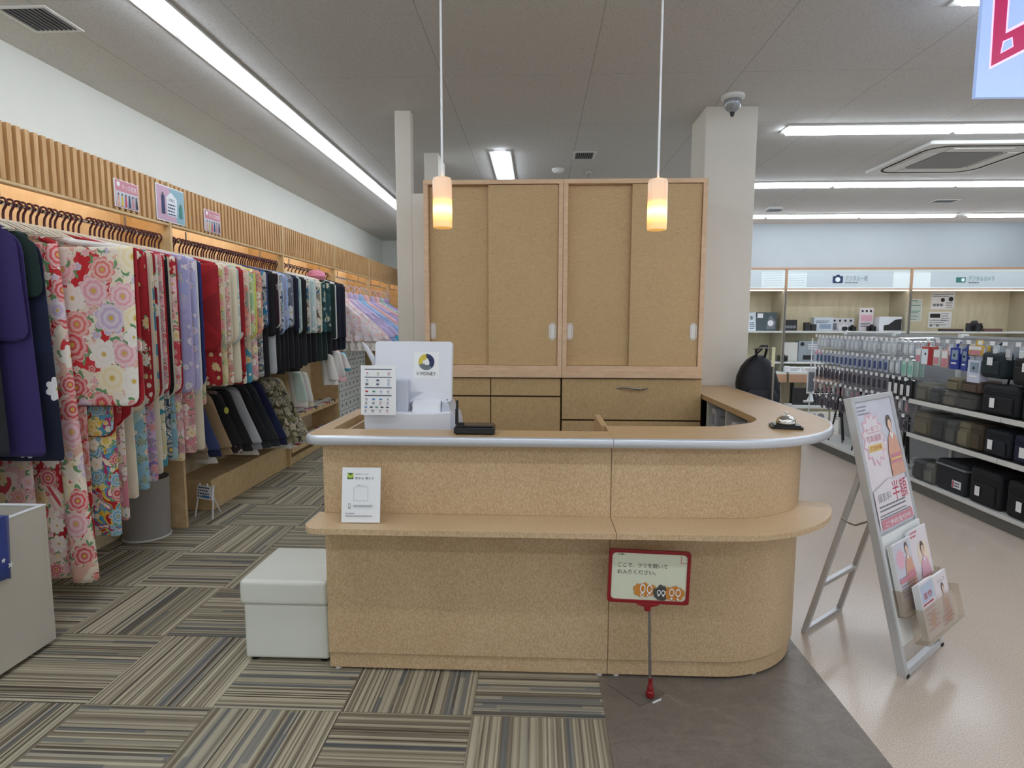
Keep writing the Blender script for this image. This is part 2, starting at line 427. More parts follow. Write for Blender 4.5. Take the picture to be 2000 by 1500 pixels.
# ceiling cassette air conditioner
t=thing('air_conditioner','square white ceiling cassette air conditioner with grey intake grille','air conditioner',(3.72,5.66,CEIL))
g=MB(); g.prism(rrect(1.0,1.0,.02,3,3.72,5.66),CEIL-.03,CEIL-.0005,M_white_s); g.build('panel',t,bevel=.004)
g=MB(); g.prism(rrect(.52,.52,.02,3,3.72,5.66),CEIL-.036,CEIL-.03,mat('grey_grille','#8e9193',.6,0,.05)); g.build('intake_grille',t)
g=MB()
pa=rrect(.86,.86,.16,8,3.72,5.66); pa.append(pa[0]); g.sweep(pa,[(0,CEIL-.034),(.018,CEIL-.034),(.018,CEIL-.0295),(0,CEIL-.0295)],M_dark); g.build('outlet_slot',t)
for sx,sy in ((0,-1),(0,1),(-1,0),(1,0)):
    g=MB(); cx,cy=3.72+sx*.34,5.66+sy*.34
    g.box(cx-(.25 if sy else .05),cx+(.25 if sy else .05),cy-(.05 if sy else .25),cy+(.05 if sy else .25),CEIL-.04,CEIL-.03,M_white_s); g.build('flap',t,bevel=.004)
# dome smoke detector on the pillar head, small detectors
t=thing('security_camera','small dome camera in a clear cage on the ceiling beside the right pillar','security camera',(1.28,4.13,CEIL))
g=MB(); g.lathe([(0,0),(.075,0),(.075,-.018),(.06,-.028),(0,-.028)],M_white_s,(1.28,4.13,CEIL-.0005)); g.build('base_plate',t,smooth=True)
g=MB(); g.lathe([(.055,-.028),(.058,-.05),(.045,-.085),(.02,-.105),(0,-.108)],mat('smoked_dome','#9fa4a8',.15,.3,0),(1.28,4.13,CEIL)); g.build('dome',t,smooth=True)
g=MB(); g.lathe([(0,-.095),(.02,-.1),(.012,-.13),(0,-.135)],M_blk,(1.28,4.13,CEIL)); g.build('lens',t,smooth=True)
for i,(x,y,nm) in enumerate(((.194,5.97,'small round detector on the ceiling above the cabinets'),)):
    g=MB(); g.lathe([(0,0),(.06,0),(.06,-.015),(.035,-.04),(0,-.042)],M_white_s); solo(g,'smoke_detector',nm,'smoke detector',(x,y,CEIL-.0005),smooth=True)
t=thing('sprinkler','thin pendant sprinkler on the ceiling beyond the dark vent','sprinkler',(.50,6.1,CEIL))
g=MB(); g.lathe([(0,0),(.03,0),(.03,-.006),(0,-.006)],M_white_s,(.5,6.1,CEIL-.0005)); g.build('rosette',t)
g=MB(); g.tube([(.5,6.1,CEIL-.005),(.5,6.1,CEIL-.09)],.008,M_steel); g.build('nozzle',t)
t=thing('projector_box','small flat camera box on the ceiling between the last strip lamps','sensor',(3.06,8.0,CEIL))
g=MB(); g.box(2.97,3.15,7.94,8.06,CEIL-.03,CEIL-.0005,M_white_s); g.build('case',t,bevel=.004)
g=MB(); g.box(2.98,3.14,7.95,8.05,CEIL-.05,CEIL-.03,M_ink2); g.build('sensor_window',t)

# ------------------------------------------------------------------ service counter
CT=1.02; BZ=.99
outer=[(-.93,3.02),(-.93,2.345)]+arc(-.87,2.345,.06,180,270,6)+arc(.74,2.915,.63,270,360,24)+[(1.37,4.30)]
body=[(-.87,2.33)]+arc(.75,2.78,.45,270,360,20)
cnt=thing('service_counter','straight left unit of the maple laminate service counter, up to the panel seam','counter',(-.3,2.6,0))
cn2=thing('service_counter','rounded right unit of the maple service counter with its return to the pillar','counter',(.9,2.8,0))
def seg(path,x0,x1):
    return path
def band(name,path,z0,z1,th,mt,off=0,bevel=.0015,root=None):
    def offs(d):
        o=[]
        for i,(x,y) in enumerate(path):
            a=Vector(path[max(i-1,0)]); b=Vector(path[min(i+1,len(path)-1)]); dd=(b-a).normalized(); nr=Vector((dd.y,-dd.x)); o.append((x+nr.x*d,y+nr.y*d))
        return o
    m=MB(); m.wall(offs(-off),offs(-off-th),z0,z1,mt); return m.build(name,cn2 if path[0][0]>.25 else cnt,bevel=bevel,smooth=True,angle=30)
pl=[(-.87,2.33),(.2995,2.33)]; pr=[(.3015,2.33)]+arc(.75,2.78,.45,270,360,22)+[(1.20,4.30)]
band('front_panel',pl,.678+.012,BZ,.03,M_counter); band('front_panel',pr,.69,BZ,.03,M_counter)
band('lower_panel',pl,.081,.665,.03,M_counter); band('lower_panel',pr,.081,.665,.03,M_counter)
band('kickboard',pl,.012,.079,.03,M_counter,.010); band('kickboard',pr,.012,.079,.03,M_counter,.010)
m=MB(); m.box(-.87,-.84,2.362,3.02,.012,BZ,M_counter); m.build('side_panel',cnt)
# foot glides
for x,y in ((-.84,2.36),(.27,2.36),(.34,2.36),(.92,2.40),(1.15,2.75)):
    m=MB(); m.lathe([(0,0),(.014,0),(.012,.014),(0,.014)],M_white,(x,y,0),12); m.build('glide',cnt if x<.3 else cn2)
# bag ledge
led=[(-.895,2.33)]+arc(-.835,2.20,.06,180,270,6)+arc(.72,2.72,.58,270,338,22)+arc(1.21,2.548,.045,-10,75,5)+[(1.13,2.58),(1.10,2.50)]+arc(.75,2.78,.42,320,275,10)+[(.3,2.355),(-.86,2.355)]
lL=[(-.895,2.34)]+arc(-.835,2.20,.06,180,270,6)+[(.2995,2.14),(.2995,2.34)]
lR=[(.3015,2.14)]+arc(.72,2.72,.58,270,338,22)+arc(1.225,2.545,.04,-5,80,5)+[(1.16,2.60)]+arc(.75,2.78,.435,330,275,10)+[(.3015,2.345)]
m=MB(); m.prism(lL,.667,.690,M_counter); m.build('bag_ledge',cnt,bevel=.001)
m=MB(); m.prism(lR,.667,.690,M_counter); m.build('bag_ledge',cn2,bevel=.001)
# worktop in two pieces (seam at x=.30)
m=MB(); m.prism([(-.925,3.02),(-.925,2.345)]+arc(-.87,2.345,.055,180,270,6)+[(.2993,2.29),(.2993,2.44),(-.865,2.44),(-.865,3.02)],BZ,CT,M_top); m.build('worktop',cnt)
m=MB(); m.prism([(.3007,2.29)]+arc(.74,2.915,.625,270,360,26)+[(1.365,4.31),(1.045,4.31)]+[(1.045,2.87)]+arc(.80,2.87,.245,0,-60,8)+[(.80,2.585),(.3007,2.575)],BZ,CT,M_top); m.build('worktop',cn2)
prof=[(0,CT+.0005),(.009,CT-.001),(.013,CT-.009),(.014,CT-.020),(.013,CT-.031),(.009,CT-.037),(0,CT-.038)]
# travel left->front->right keeps the offset outside when on the right-hand side of travel
m=MB(); m.sweep([(-.925,3.02),(-.925,2.345)]+arc(-.87,2.345,.055,180,270,8)[1:]+[(.2993,2.29)],[(o,z) for o,z in prof],M_metal); m.build('metal_edge',cnt,smooth=True,angle=60)
m=MB(); m.sweep([(.3007,2.29)]+arc(.74,2.915,.625,270,360,30)+[(1.365,4.31)],[(o,z) for o,z in prof],M_metal); m.build('metal_edge',cn2,smooth=True,angle=60)
# inside of the counter: divider, lower desk, gable panels
m=MB(); m.box(.285,.312,2.576,2.90,.30,CT-.001,M_top); m.build('divider_panel',cnt)
m=MB(); m.box(-.838,.284,2.362,2.92,.80,.825,M_top); m.build('inner_desk',cnt)
m=MB(); m.box(.314,1.02,2.60,2.92,.70,.725,M_top); m.build('inner_desk',cn2)
# return: open shelving facing the inside, white frames
m=MB(); M_rw=mat('white_melamine','#c9c6bd',.5,0,.03)
m.box(1.055,1.168,2.95,2.97,.02,BZ,M_rw); m.box(1.055,1.168,3.66,3.68,.02,BZ,M_rw); m.box(1.055,1.168,3.30,3.315,.02,BZ,M_rw)
m.build('shelf_gable',cn2)
m=MB(); m.box(1.055,1.168,2.97,3.66,.50,.52,M_rw); m.build('return_shelf',cn2)
m=MB(); m.box(1.055,1.168,2.97,3.66,.80,.815,M_rw); m.build('return_shelf',cn2)
m=MB(); m.box(1.169,1.171,2.9,4.2,.02,BZ,M_dark); m.build('back_board',cn2)
for i,(y,w,h,c,nm,ct) in enumerate(((3.06,.10,.09,'#8f949c','grey tape dispenser on the shelf inside the counter return','tape dispenser'),(3.20,.07,.12,'#c8ccd2','white box on the shelf inside the counter return','box'),(3.42,.12,.11,'#777d84','dark grey reel on the shelf inside the counter return','reel'),(3.57,.07,.14,'#b9bcc2','upright pale file holder inside the counter return','file holder'))):
    m=MB(); m.box(-.045,.045,-w/2,w/2,0,h,mat('stationery_%d'%i,c,.5)); m.box(-.046,-.04,-w/2+.01,w/2-.01,h*.3,h*.8,M_ink2)
    solo(m,['tape_dispenser','storage_box','wire_reel','file_holder'][i],nm,ct,(1.11,y,.815),bevel=.004)

# ------------------------------------------------------------------ tall cabinets behind the counter
YF=3.75; YB=4.31
def upper(x0,x1,label,splits,pulls):
    t=thing('sliding_door_cabinet',label,'cabinet',((x0+x1)/2,YF+.25,1.12))
    z0,z1=1.121,2.347; m=MB()
    m.box(x0,x1,YF,YB-.01,z1-.027,z1,M_frame); m.box(x0,x1,YF-.012,YB-.01,z0,1.163,M_frame); m.box(x0,x0+.028,YF,YB-.01,1.163,z1-.027,M_frame); m.box(x1-.028,x1,YF,YB-.01,1.163,z1-.027,M_frame)
    m.box(x0+.028,x1-.028,YB-.03,YB-.01,1.163,z1-.027,M_brn); m.build('carcass',t,bevel=.0015)
    m=MB(); m.box(x0+.028,x1-.028,YF-.002,YF+.10,1.163,1.197,M_frame); m.build('bottom_rail',t,bevel=.002)
    a,b,c=x0+.030,splits,x1-.030
    zb,zt=1.1985,z1-.029
    for (p,q,y,px) in ((a,b+.02,YF+.045,pulls[0]),(b,c,YF+.015,pulls[1])):
        m=MB(); m.box(p,q,y,y+.022,zb,zt,M_cab); d=m.build('sliding_door',t,bevel=.001)
        h=MB(); 
        pts=rrect(.032,.095,.016,6,px,1.414)
        h.sweep([(q_[0],q_[1]) for q_ in pts]+[pts[0]],[(0,0),(.005,0),(.005,.004),(0,.004)],M_white)
        h.prism(rrect(.026,.089,.013,6,px,1.414),.0005,.0015,mat('pull_recess','#f0ede8',.4,0,0))
        h.v=[Vector((v.x,y-v.z,v.y)) for v in h.v]
        h.build('door_pull',d)
    return t
upper(-.714,.1565,'left wall cabinet with two sliding wood doors and oval white pulls',-.31,(-.671,.096))
upper(.1585,1.036,'right wall cabinet with two sliding wood doors and oval white pulls',.58,(.206,.978))
YL=3.762
def lower(x0,x1,label,fronts,handles):
    t=thing('drawer_cabinet',label,'cabinet',((x0+x1)/2,YL+.25,0)); m=MB()
    m.box(x0,x1,YL+.018,YB-.01,.0,1.1195,M_brn); m.build('carcass',t)
    for i,(a,b,c,d) in enumerate(fronts):
        m=MB(); m.box(a+.003,b-.003,YL,YL+.0175,c+.003,d-.003,M_cabv); o=m.build('drawer_front' if (d-c)<.3 else 'door',t,bevel=.0015)
        if i in handles:
            hx,hz=handles[i]; h=MB()
            pts=[(hx-.1+.2*k/16, YL-.004-.028*math.sin(PI*k/16), hz+.004*math.sin(2*PI*k/16)) for k in range(17)]
            h.tube(pts,[.0045+.003*math.sin(PI*k/16) for k in range(17)],M_chrome,8); h.build('handle',o,smooth=True)
    return t
lower(-.714,.155,'low drawer cabinet standing under the left wall cabinet',[(-.712,-.296,1.0,1.117),(-.296,.153,1.0,1.117),(-.712,-.296,.08,.995),(-.296,.153,.08,.995)],{})
lower(.157,1.046,'low drawer cabinet with one curved metal handle under the right wall cabinet',[(.159,1.044,.849,1.117),(.159,1.044,.5,.844),(.159,1.044,.08,.495)],{0:(.605,1.057)})
# gap strip between cabinets and pillar
# ------------------------------------------------------------------ pendant lamps
def shade_mat():
    s=N('pendant_glass'); q=s.sep(s.obj())
    hot=s.ramp(q[2],[(0,.55),(.18,.5),(.33,1.0),(.5,.85),(.62,.32),(1,.16)])
    z=s.math('DIVIDE',q[2],.19)
    g=s.ramp(z,[(0,.20),(.12,.30),(.36,1.0),(.50,.55),(.60,.16),(1,.08)])
    c=s.ramp(z,[(0,'#ffb020'),(.16,'#ffb61c'),(.36,'#ffe79a'),(.50,'#ffc640'),(.62,'#ffa860'),(1,'#ffb98a')])
    s.set(col='#f2d8ba',em=c,es=s.math('MULTIPLY',g,1.5),rough=.25); return s.m
M_shade=shade_mat()
for x,y,zb,lab in ((-.372,2.35,1.838,'left cylindrical amber glass pendant lamp hanging over the counter'),(.458,2.35,1.826,'right cylindrical amber glass pendant lamp hanging over the counter')):
    t=thing('pendant_lamp',lab,'pendant lamp',(x,y,zb),0,'pendant lamps over the counter')
    m=MB(); m.lathe([(.030,.0),(.036,.0),(.0375,.006),(.0372,.175),(.034,.188),(.012,.195),(.010,.190),(.030,.184),(.033,.172),(.0335,.006)],M_shade,n=32)
    o=m.build('lamp_shade',t,smooth=True,local=True)
    m=MB(); m.lathe([(.004,.02),(.018,.06),(.024,.09),(.018,.12),(.012,.15),(.012,.175),(0,.176)],emis('bulb_glow','#ffd890',8),n=16); m.build('bulb',t,smooth=True,local=True)
    m=MB(); m.tube([(0,0,.192),(0,0,CEIL-zb-.03)],.0042,M_white,8); m.build('cord',t,local=True,smooth=True)
    m=MB(); m.lathe([(0,0),(.05,0),(.05,-.012),(.03,-.03),(0,-.03)],M_white,(0,0,CEIL-zb-.0005)); m.build('ceiling_rose',t,local=True,smooth=True)

# ------------------------------------------------------------------ things on the counter
XM=Matrix  # alias
def place(x,y,z,rz=0,rx=0,ry=0):
    from mathutils import Euler
    return Matrix.Translation((x,y,z))@Euler((rx,ry,rz)).to_matrix().to_4x4()
# POS terminal: base with printer, stand, screen turned to the clerk (we see its back)
DZ=.825
t=thing('pos_terminal','white point of sale terminal with printer base and screen turned to the clerk','cash register',(-.57,2.66,DZ))
M_pos=mat('pos_white','#e6e9f1',.35,0,.015,3); M_pos2=mat('pos_grey','#c9cfdc',.38,0,.02,3)
m=MB(); m.prism([(-.765,2.56),(-.46,2.56),(-.385,2.60),(-.385,2.84),(-.765,2.84)],DZ,1.072,M_pos); m.build('printer_base',t,bevel=.006)
m=MB(); pr_=[(2.585,1.07),(2.60,1.11),(2.62,1.122),(2.80,1.122),(2.82,1.07)]
v=[(-.555,a,b) for a,b in pr_]+[(-.43,a,b) for a,b in pr_]; n_=len(pr_)
m.add(v,[tuple(range(n_)),tuple(range(2*n_-1,n_-1,-1))]+[(i,(i+1)%n_,n_+(i+1)%n_,n_+i) for i in range(n_)],M_pos); m.build('printer_lid',t,bevel=.004)
m=MB(); pr_=[(-.43,1.07),(-.425,1.115),(-.40,1.11),(-.385,1.075),(-.365,1.045),(-.355,1.02),(-.355,.90),(-.43,.90)]
v=[(a,2.61,b) for a,b in pr_]+[(a,2.80,b) for a,b in pr_]; n_=len(pr_)
m.add(v,[tuple(range(n_)),tuple(range(2*n_-1,n_-1,-1))]+[(i,(i+1)%n_,n_+(i+1)%n_,n_+i) for i in range(n_)],M_pos2); m.build('printer_side',t,bevel=.004)
m=MB(); m.box(-.63,-.575,2.60,2.68,1.07,1.215,M_pos2); m.build('stand',t,bevel=.006)
m=MB(); m.box(-.60,-.50,2.64,2.72,1.10,1.16,M_pos2); m.build('screen_hinge',t,bevel=.006)
sm=place(-.563,2.655,1.247,math.radians(-4),math.radians(-7))
m=MB(); m.M=sm; m.add([(a,y,b) for y in (0,.028) for a,b in rrect(.36,.275,.014,5)],[tuple(range(24)),tuple(range(47,23,-1))]+[(i,(i+1)%24,24+(i+1)%24,24+i) for i in range(24)],M_pos)
m.build('screen_back',t,bevel=.003)
m=MB(); m.M=sm; m.box(-.16,.16,.0285,.030,-.12,.12,M_blk); m.build('display',t)
m=MB(); m.M=sm; m.box(.158,.164,-.002,.0,-.128,-.124,M_blk); m.build('lock_slot',t)
st=thing('payment_sticker','square white VMONEY sticker with a yellow, navy and grey ring on the terminal screen'.replace('VMONEY ',''),'sticker',(-.563,2.655,1.247))
MW[st.name]=Matrix.Identity(4); st.location=(0,0,0)
p=Print(sm@Matrix.Translation((.062,-.0006,.032)))
w=.058
m=MB(); m.M=sm@Matrix.Translation((.062,-.0006,.032)); m.quad([(-w,0,-.062),(w,0,-.062),(w,0,.058),(-w,0,.058)],M_paper); m.build('sticker_sheet',st)
MY=mat('sticker_yellow','#d6c24a',.5,0,0); MN=mat('sticker_navy','#24315c',.5,0,0); MG=mat('sticker_grey','#707a80',.5,0,0)
p.ring(0,.012,.017,.037,MY,85,205); p.ring(0,.012,.017,.037,MG,200,320); p.ring(0,.012,.017,.037,MN,-45,92)
p.disc(.001,.012,.0165,M_paper); p.poly([(-.020,.024),(.004,.034),(-.006,.014)],MY); p.poly([(-.014,-.012),(-.012,.006),(.012,-.004)],MG); p.poly([(.008,.034),(.022,.010),(.010,.004)],MN); p.disc(.002,.011,.0135,M_paper,.0145,6)
[p.text(dx_,-.048,.022,'V MONEY',M_ink,.090,'C') for dx_ in (0,)]; p.build('sticker_print',st)
# A5 card hanging on the terminal: table of marks
t=thing('payment_notice','white notice card with rows of small payment marks standing before the terminal','notice card',(-.69,2.53,1.065))
MC=place(-.69,2.53,1.175,math.radians(-2),math.radians(-3))
m=MB(); m.M=MC; m.box(-.0775,.0775,0,.003,-.108,.108,M_paper); m.build('card',t)
p=Print(MC)
for z in (.092,.058,.012,-.022): p.rect(-.060,z-.003,.060,z+.001,mat('notice_bar','#4a5168',.6,0,0))
rd=random.Random(4); cols=[M_inkg,M_inkr,M_inkn,M_ink2,M_ink,mat('lime_ink','#8fb53a',.6,0,0),mat('blue_ink','#3f7fc0',.6,0,0)]
for z,n_ in ((.074,3),(.044,3),(.027,3),(-.004,4),(-.038,4),(-.055,4),(-.072,5),(-.087,4)):
    for k in range(n_):
        x=-.048+.096*k/(n_-1); c=cols[rd.randrange(7)]
        if rd.random()<.5: p.disc(x,z,.0045,c,n=10); p.disc(x,z,.0022,M_paper,n=8)
        else: p.rr(x,z,.013,.006,.002,c)
        p.rect(x-.006,z-.0085,x+.006,z-.0072,M_ink2)
p.build('card_print',t)
m=MB(); m.box(-.71,-.67,2.534,2.548,1.062,1.10,mat('clear_acrylic','#dfe6ea',.1,0,0)); m.build('card_clip',t,bevel=.003)
# handset / scanner arm left of the screen
t=thing('barcode_scanner','slim white handheld scanner standing upright left of the terminal screen','scanner',(-.76,2.72,DZ))
m=MB(); m.tube([(-.745,2.72,.83),(-.745,2.72,1.22),(-.752,2.70,1.29),(-.770,2.66,1.345),(-.785,2.64,1.378)],[.014,.014,.014,.011,.004],M_pos,10); m.build('handle',t,smooth=True)
m=MB(); m.lathe([(0,0),(.045,0),(.04,.02),(.02,.03),(0,.03)],M_pos,(-.745,2.72,DZ)); m.build('stand',t,smooth=True)
# wifi router / card dock
t=thing('wireless_router','small black wireless box with one upright aerial on the counter','router',(-.25,2.37,CT),math.radians(-1))
m=MB(); m.prism([(-.083,-.04),(.083,-.04),(.08,.05),(-.078,.05)],.004,.030,M_blk); m.prism([(-.078,-.034),(.078,-.034),(.074,.046),(-.072,.046)],.030,.037,mat('router_lid','#26262a',.22,0,.05)); m.build('case',t,local=True,bevel=.004)
m=MB(); m.tube([(-.073,.0,.035),(-.073,.0,.050),(-.074,.0,.135)],[.006,.005,.0055],M_blk,8); m.tube([(-.080,0,.036),(-.079,0,.10)],.0025,M_blk,6); m.build('aerial',t,local=True,smooth=True)
m=MB(); m.box(-.073,-.045,-.003,.003,.037,.044,M_blk); m.build('aerial_hinge',t,local=True)
m=MB(); [m.box(x-.006,x+.006,y-.006,y+.006,.0003,.005,M_rubber) for x in (-.07,.07) for y in (-.03,.04)]; m.build('rubber_feet',t,local=True)
# point card notice on the ledge
t=thing('point_card_notice','white upright notice with a green V mark leaning on the ledge at the counter\'s left'.replace(' V',' folded'),'notice card',(-.685,2.22,.6905))
MC=place(-.683,2.222,.7985,math.radians(1),math.radians(-9))
m=MB(); m.M=MC; m.box(-.0755,.0755,0,.004,-.1065,.107,M_paper); m.build('card',t)
m=MB(); m.M=MC; m.quad([(-.03,.0045,0),(.03,.0045,0),(.03,.06,-.100),(-.03,.06,-.100)],M_paper); m.build('back_strut',t)
p=Print(MC); GD=mat('mark_dark_green','#2d5c34',.5,0,0); GL=mat('mark_lime','#b9cf4e',.5,0,0)
p.rect(-.055,.062,-.031,.086,GL); p.poly([(-.055,.086),(-.031,.086),(-.043,.076)],GD); p.poly([(-.055,.062),(-.055,.072),(-.049,.066),(-.037,.066),(-.031,.072),(-.031,.062)],GD)
p.text(-.024,.078,.0085,'Vポイント',M_ink,.052); p.text(-.024,.062,.010,'貯まる 使える',M_ink,.074)
p.text(0,.036,.005,'会員コード',M_ink2,.034,'C')
for a in ((-.028,-.022,.028,-.0212),(-.028,.0322,.028,.033),(-.028,-.022,-.0272,.033),(.0272,-.022,.028,.033)): p.rect(*a,M_ink2)
p.rr(-.044,-.042,.008,.020,.002,M_ink2); p.rr(-.044,-.041,.0055,.014,.001,M_paper)
p.bars(-.028,-.040,.052,2,.0026,.0055,M_ink2,1); p.bars(-.058,-.072,-.01,1,.0028,.005,M_ink2,2); p.bars(-.058,-.082,.056,1,.0034,.005,M_ink2,3)
p.build('card_print',t)
# service bell on black wood base
t=thing('service_bell','chrome call bell on a black wooden base at the counter\'s right end','bell',(1.075,2.565,CT),math.radians(-12))
m=MB(); m.prism([(-.062,-.045),(.062,-.045),(.062,.045),(-.062,.045)],.0003,.012,M_blk); m.prism([(-.054,-.037),(.054,-.037),(.054,.037),(-.054,.037)],.012,.017,M_blk); m.build('base',t,local=True,bevel=.002)
m=MB(); m.lathe([(.040,.022),(.041,.026),(.036,.040),(.026,.050),(.012,.056),(0,.057)],M_chrome,n=28); m.build('dome',t,local=True,smooth=True,angle=60)
m=MB(); m.lathe([(0,.017),(.038,.017),(.038,.022),(0,.022)],M_blk,n=24); m.build('ring_base',t,local=True)
m=MB(); m.tube([(0,0,.056),(0,0,.066)],.003,M_chrome); m.lathe([(0,.064),(.006,.066),(.006,.069),(0,.071)],M_chrome,n=12); m.build('plunger',t,local=True,smooth=True)

# ------------------------------------------------------------------ white storage stool left of the counter
M_leather=N('white_leatherette'); 
_f=M_leather.noise(M_leather.obj(),260,2); M_leather.set(col=M_leather.mix(M_leather.noise(M_leather.obj(),3,2),'#dadcd2','#e2e4da'),rough=.42); M_leather.bump(_f,.12,.002); M_leather=M_leather.m
t=thing('storage_stool','white leatherette storage stool with a lift-off lid beside the counter','stool',(-1.07,2.56,0))
x0,x1,y0,y1=-1.262,-.885,2.375,2.745
m=MB(); m.box(x0+.006,x1-.003,y0+.004,y1,.018,.262,M_leather); m.build('body',t,bevel=.012,seg=3)
m=MB(); m.box(x0-.006,x1,y0-.008,y1+.006,.264,.372,M_leather); m.build('lid',t,bevel=.018,seg=4)
for sx in (x0+.035,x1-.035):
    for sy in (y0+.04,y1-.04):
        m=MB(); m.lathe([(0,0),(.018,0),(.016,.019),(0,.019)],M_rubber,(sx,sy,0),10); m.build('foot',t)

# ------------------------------------------------------------------ red framed floor sign
M_red=mat('red_plastic','#8a141a',.35,0,.04,6)
t=thing('floor_sign','red framed shoe removal sign on a thin steel pole before the counter','sign stand',(.435,2.21,0))
MSg=place(.435,2.20,.500,0,math.radians(-2),math.radians(1.7))
w,h=.312,.209
m=MB(); m.M=MSg
def slab(m,pts,y0,y1,mt):
    n=len(pts); m.add([(a,y0,b) for a,b in pts]+[(a,y1,b) for a,b in pts],[tuple(range(n)),tuple(range(2*n-1,n-1,-1))]+[(i,(i+1)%n,n+(i+1)%n,n+i) for i in range(n)],mt)
o_=rrect(w,h,.012,5); i_=rrect(w-.026,h-.026,.016,5); n_=len(o_)
vv=[(a,y,b) for y in (-.006,.006) for a,b in o_]+[(a,y,b) for y in (-.006,.006) for a,b in i_]
ff=[]
for k in range(n_):
    q=(k+1)%n_; ff+=[(k,q,n_+q,n_+k),(2*n_+k,3*n_+k,3*n_+q,2*n_+q),(k,2*n_+k,2*n_+q,q),(n_+k,n_+q,3*n_+q,3*n_+k)]
m.add(vv,ff,M_red); m.build('frame',t,bevel=.002)
M_sgn=mat('sign_sheet','#d9dcc4',.5,0,.01); m=MB(); m.M=MSg; slab(m,rrect(w-.024,h-.024,.015,5),-.001,.003,M_sgn); m.build('sheet',t)
p=Print(MSg@Matrix.Translation((0,-.0012,0)))
p.text(-.122,.081,.009,'お願い',M_ink,.032); p.text(-.123,.036,.020,'ここで、クツを脱いで',M_ink,.192); p.text(-.123,.010,.020,'お入りください。',M_ink,.148)
for a in ((.119,.058,.1425,.0595),(.119,.058,.1205,.088),): p.rect(*a,M_inkr)
p.text(.124,.064,.012,'R',M_inkr,.010) if False else None
MO=mat('orange_brush','#c98538',.6,0,0); MBk=mat('charcoal_brush','#4b4944',.6,0,0)
rd=random.Random(3)
for cx,cz,rx_,rz_,c in ((-.012,-.052,.046,.028,MO),(.048,-.060,.030,.029,MBk),(.098,-.060,.036,.029,MO)):
    pts=[]
    for k in range(28):
        a=2*PI*k/28; r=1+rd.uniform(-.16,.14); pts.append((cx+rx_*r*math.cos(a),max(cz+rz_*r*math.sin(a),-.0895)))
    p.poly([(min(a,.139),b) for a,b in pts],c)
MWl=M_paper
for cx in (-.022,.004):   # shoe prints
    p.ring(cx,-.046,.0075,.0105,MWl,ky=1.7); p.ring(cx-.002,-.071,.004,.0065,MWl,ky=1.2)
for cx,dx in ((.040,-1),(.056,1)): p.ring(cx,-.058,.005,.0075,MWl,ky=1.4); p.disc(cx+.001*dx,-.069,.004,MWl)
for cx in (.088,.112): p.ring(cx,-.055,.007,.0098,MWl,ky=1.6); p.disc(cx,-.079,.004,MWl)
p.build('sign_print',t)
m=MB(); m.M=MSg; slab(m,[(-.046,-.103),(.046,-.103),(.040,-.110),(.014,-.117),(.010,-.135),(-.010,-.135),(-.014,-.117),(-.040,-.110)],-.008,.008,M_red); m.build('bracket',t,bevel=.002)
m=MB(); m.tube([(.441,2.2025,.370),(.452,2.205,.05)],.006,M_steel,10); m.tube([(.452,2.205,.05),(.4535,2.205,.03)],.0075,M_steel,10); m.build('pole',t,smooth=True)
m=MB(); m.lathe([(.0085,.085),(.0085,.055),(.012,.05),(.012,.034),(.016,.030),(.017,.014),(.012,.0045),(0,.0045)],M_red,(.4535,2.205,0),16); m.build('pole_foot',t,smooth=True)
s_=N('smoked_acrylic_base'); s_.set(col='#b3aaa0',rough=.12,trans=.7,ior=1.3); M_acr=s_.m
m=MB(); m.prism([(.295,2.285),(.405,2.150),(.520,2.235),(.405,2.375)],.0006,.0045,M_acr); m.build('base_plate',t)
m=MB(); m.box(.455,.498,2.182,2.186,.001,.006,M_paper,Matrix.Translation((.476,2.184,0))@Matrix.Rotation(math.radians(33),4,'Z')@Matrix.Translation((-.476,-2.184,0))); m.build('bright_edge',t)

# ------------------------------------------------------------------ aluminium A-frame brochure stand
ang=math.atan2(.279,.335); LEAN=math.atan2(.285,1.145)
t=thing('brochure_stand','aluminium A-frame stand with a pale pink poster and brochure pockets','brochure stand',(1.534,2.385,0),ang)
M_al=mat('matt_aluminium','#cdcfd2',.42,.6,.03,30)
FR=Matrix.Rotation(-LEAN,4,'X')   # local: x along width, z along the frame, y back
Wd=.436
m=MB(); m.M=FR
m.box(0,.026,-.012,.022,0,1.18,M_al); m.box(Wd-.026,Wd,-.012,.022,0,1.18,M_al); m.box(.026,Wd-.026,-.010,.020,1.156,1.18,M_al); m.box(.026,Wd-.026,-.010,.020,0,.026,M_al)
m.build('front_frame',t,local=True,bevel=.002)
BL_=math.atan2(.434-.219,.87)
def bp_(x,z): # point on the back leg plane
    k=z/.87; return (x,.434+(.219-.434)*k,z)
m=MB()
Lb=math.hypot(.87,.215); RB=Matrix.Translation((0,.434,0))@Matrix.Rotation(BL_,4,'X'); m.M=RB
m.box(.028,.052,-.010,.012,.0,Lb,M_al); m.box(Wd-.052,Wd-.028,-.010,.012,.0,Lb,M_al); m.box(.052,Wd-.052,-.009,.011,0,.024,M_al); m.box(.052,Wd-.052,-.009,.011,.255,.279,M_al)
m.build('back_legs',t,local=True,bevel=.002)
for x in (.028,Wd-.028):
    m=MB(); m.tube([(x,.178,.620),(x,.235,.585),(x,.262,.588),(x,.290,.602)],.0045,M_steel,6); m.build('stay',t,local=True)
for x in (.0,Wd-.03):
    m=MB(); m.M=FR; m.box(x+.001,x+.029,-.013,.023,-.001,.012,M_rubber); m.build('foot_cap',t,local=True)
m=MB(); m.M=FR; m.box(.026,Wd-.026,.0,.006,.132,1.156,M_white_s); m.build('back_panel',t,local=True)
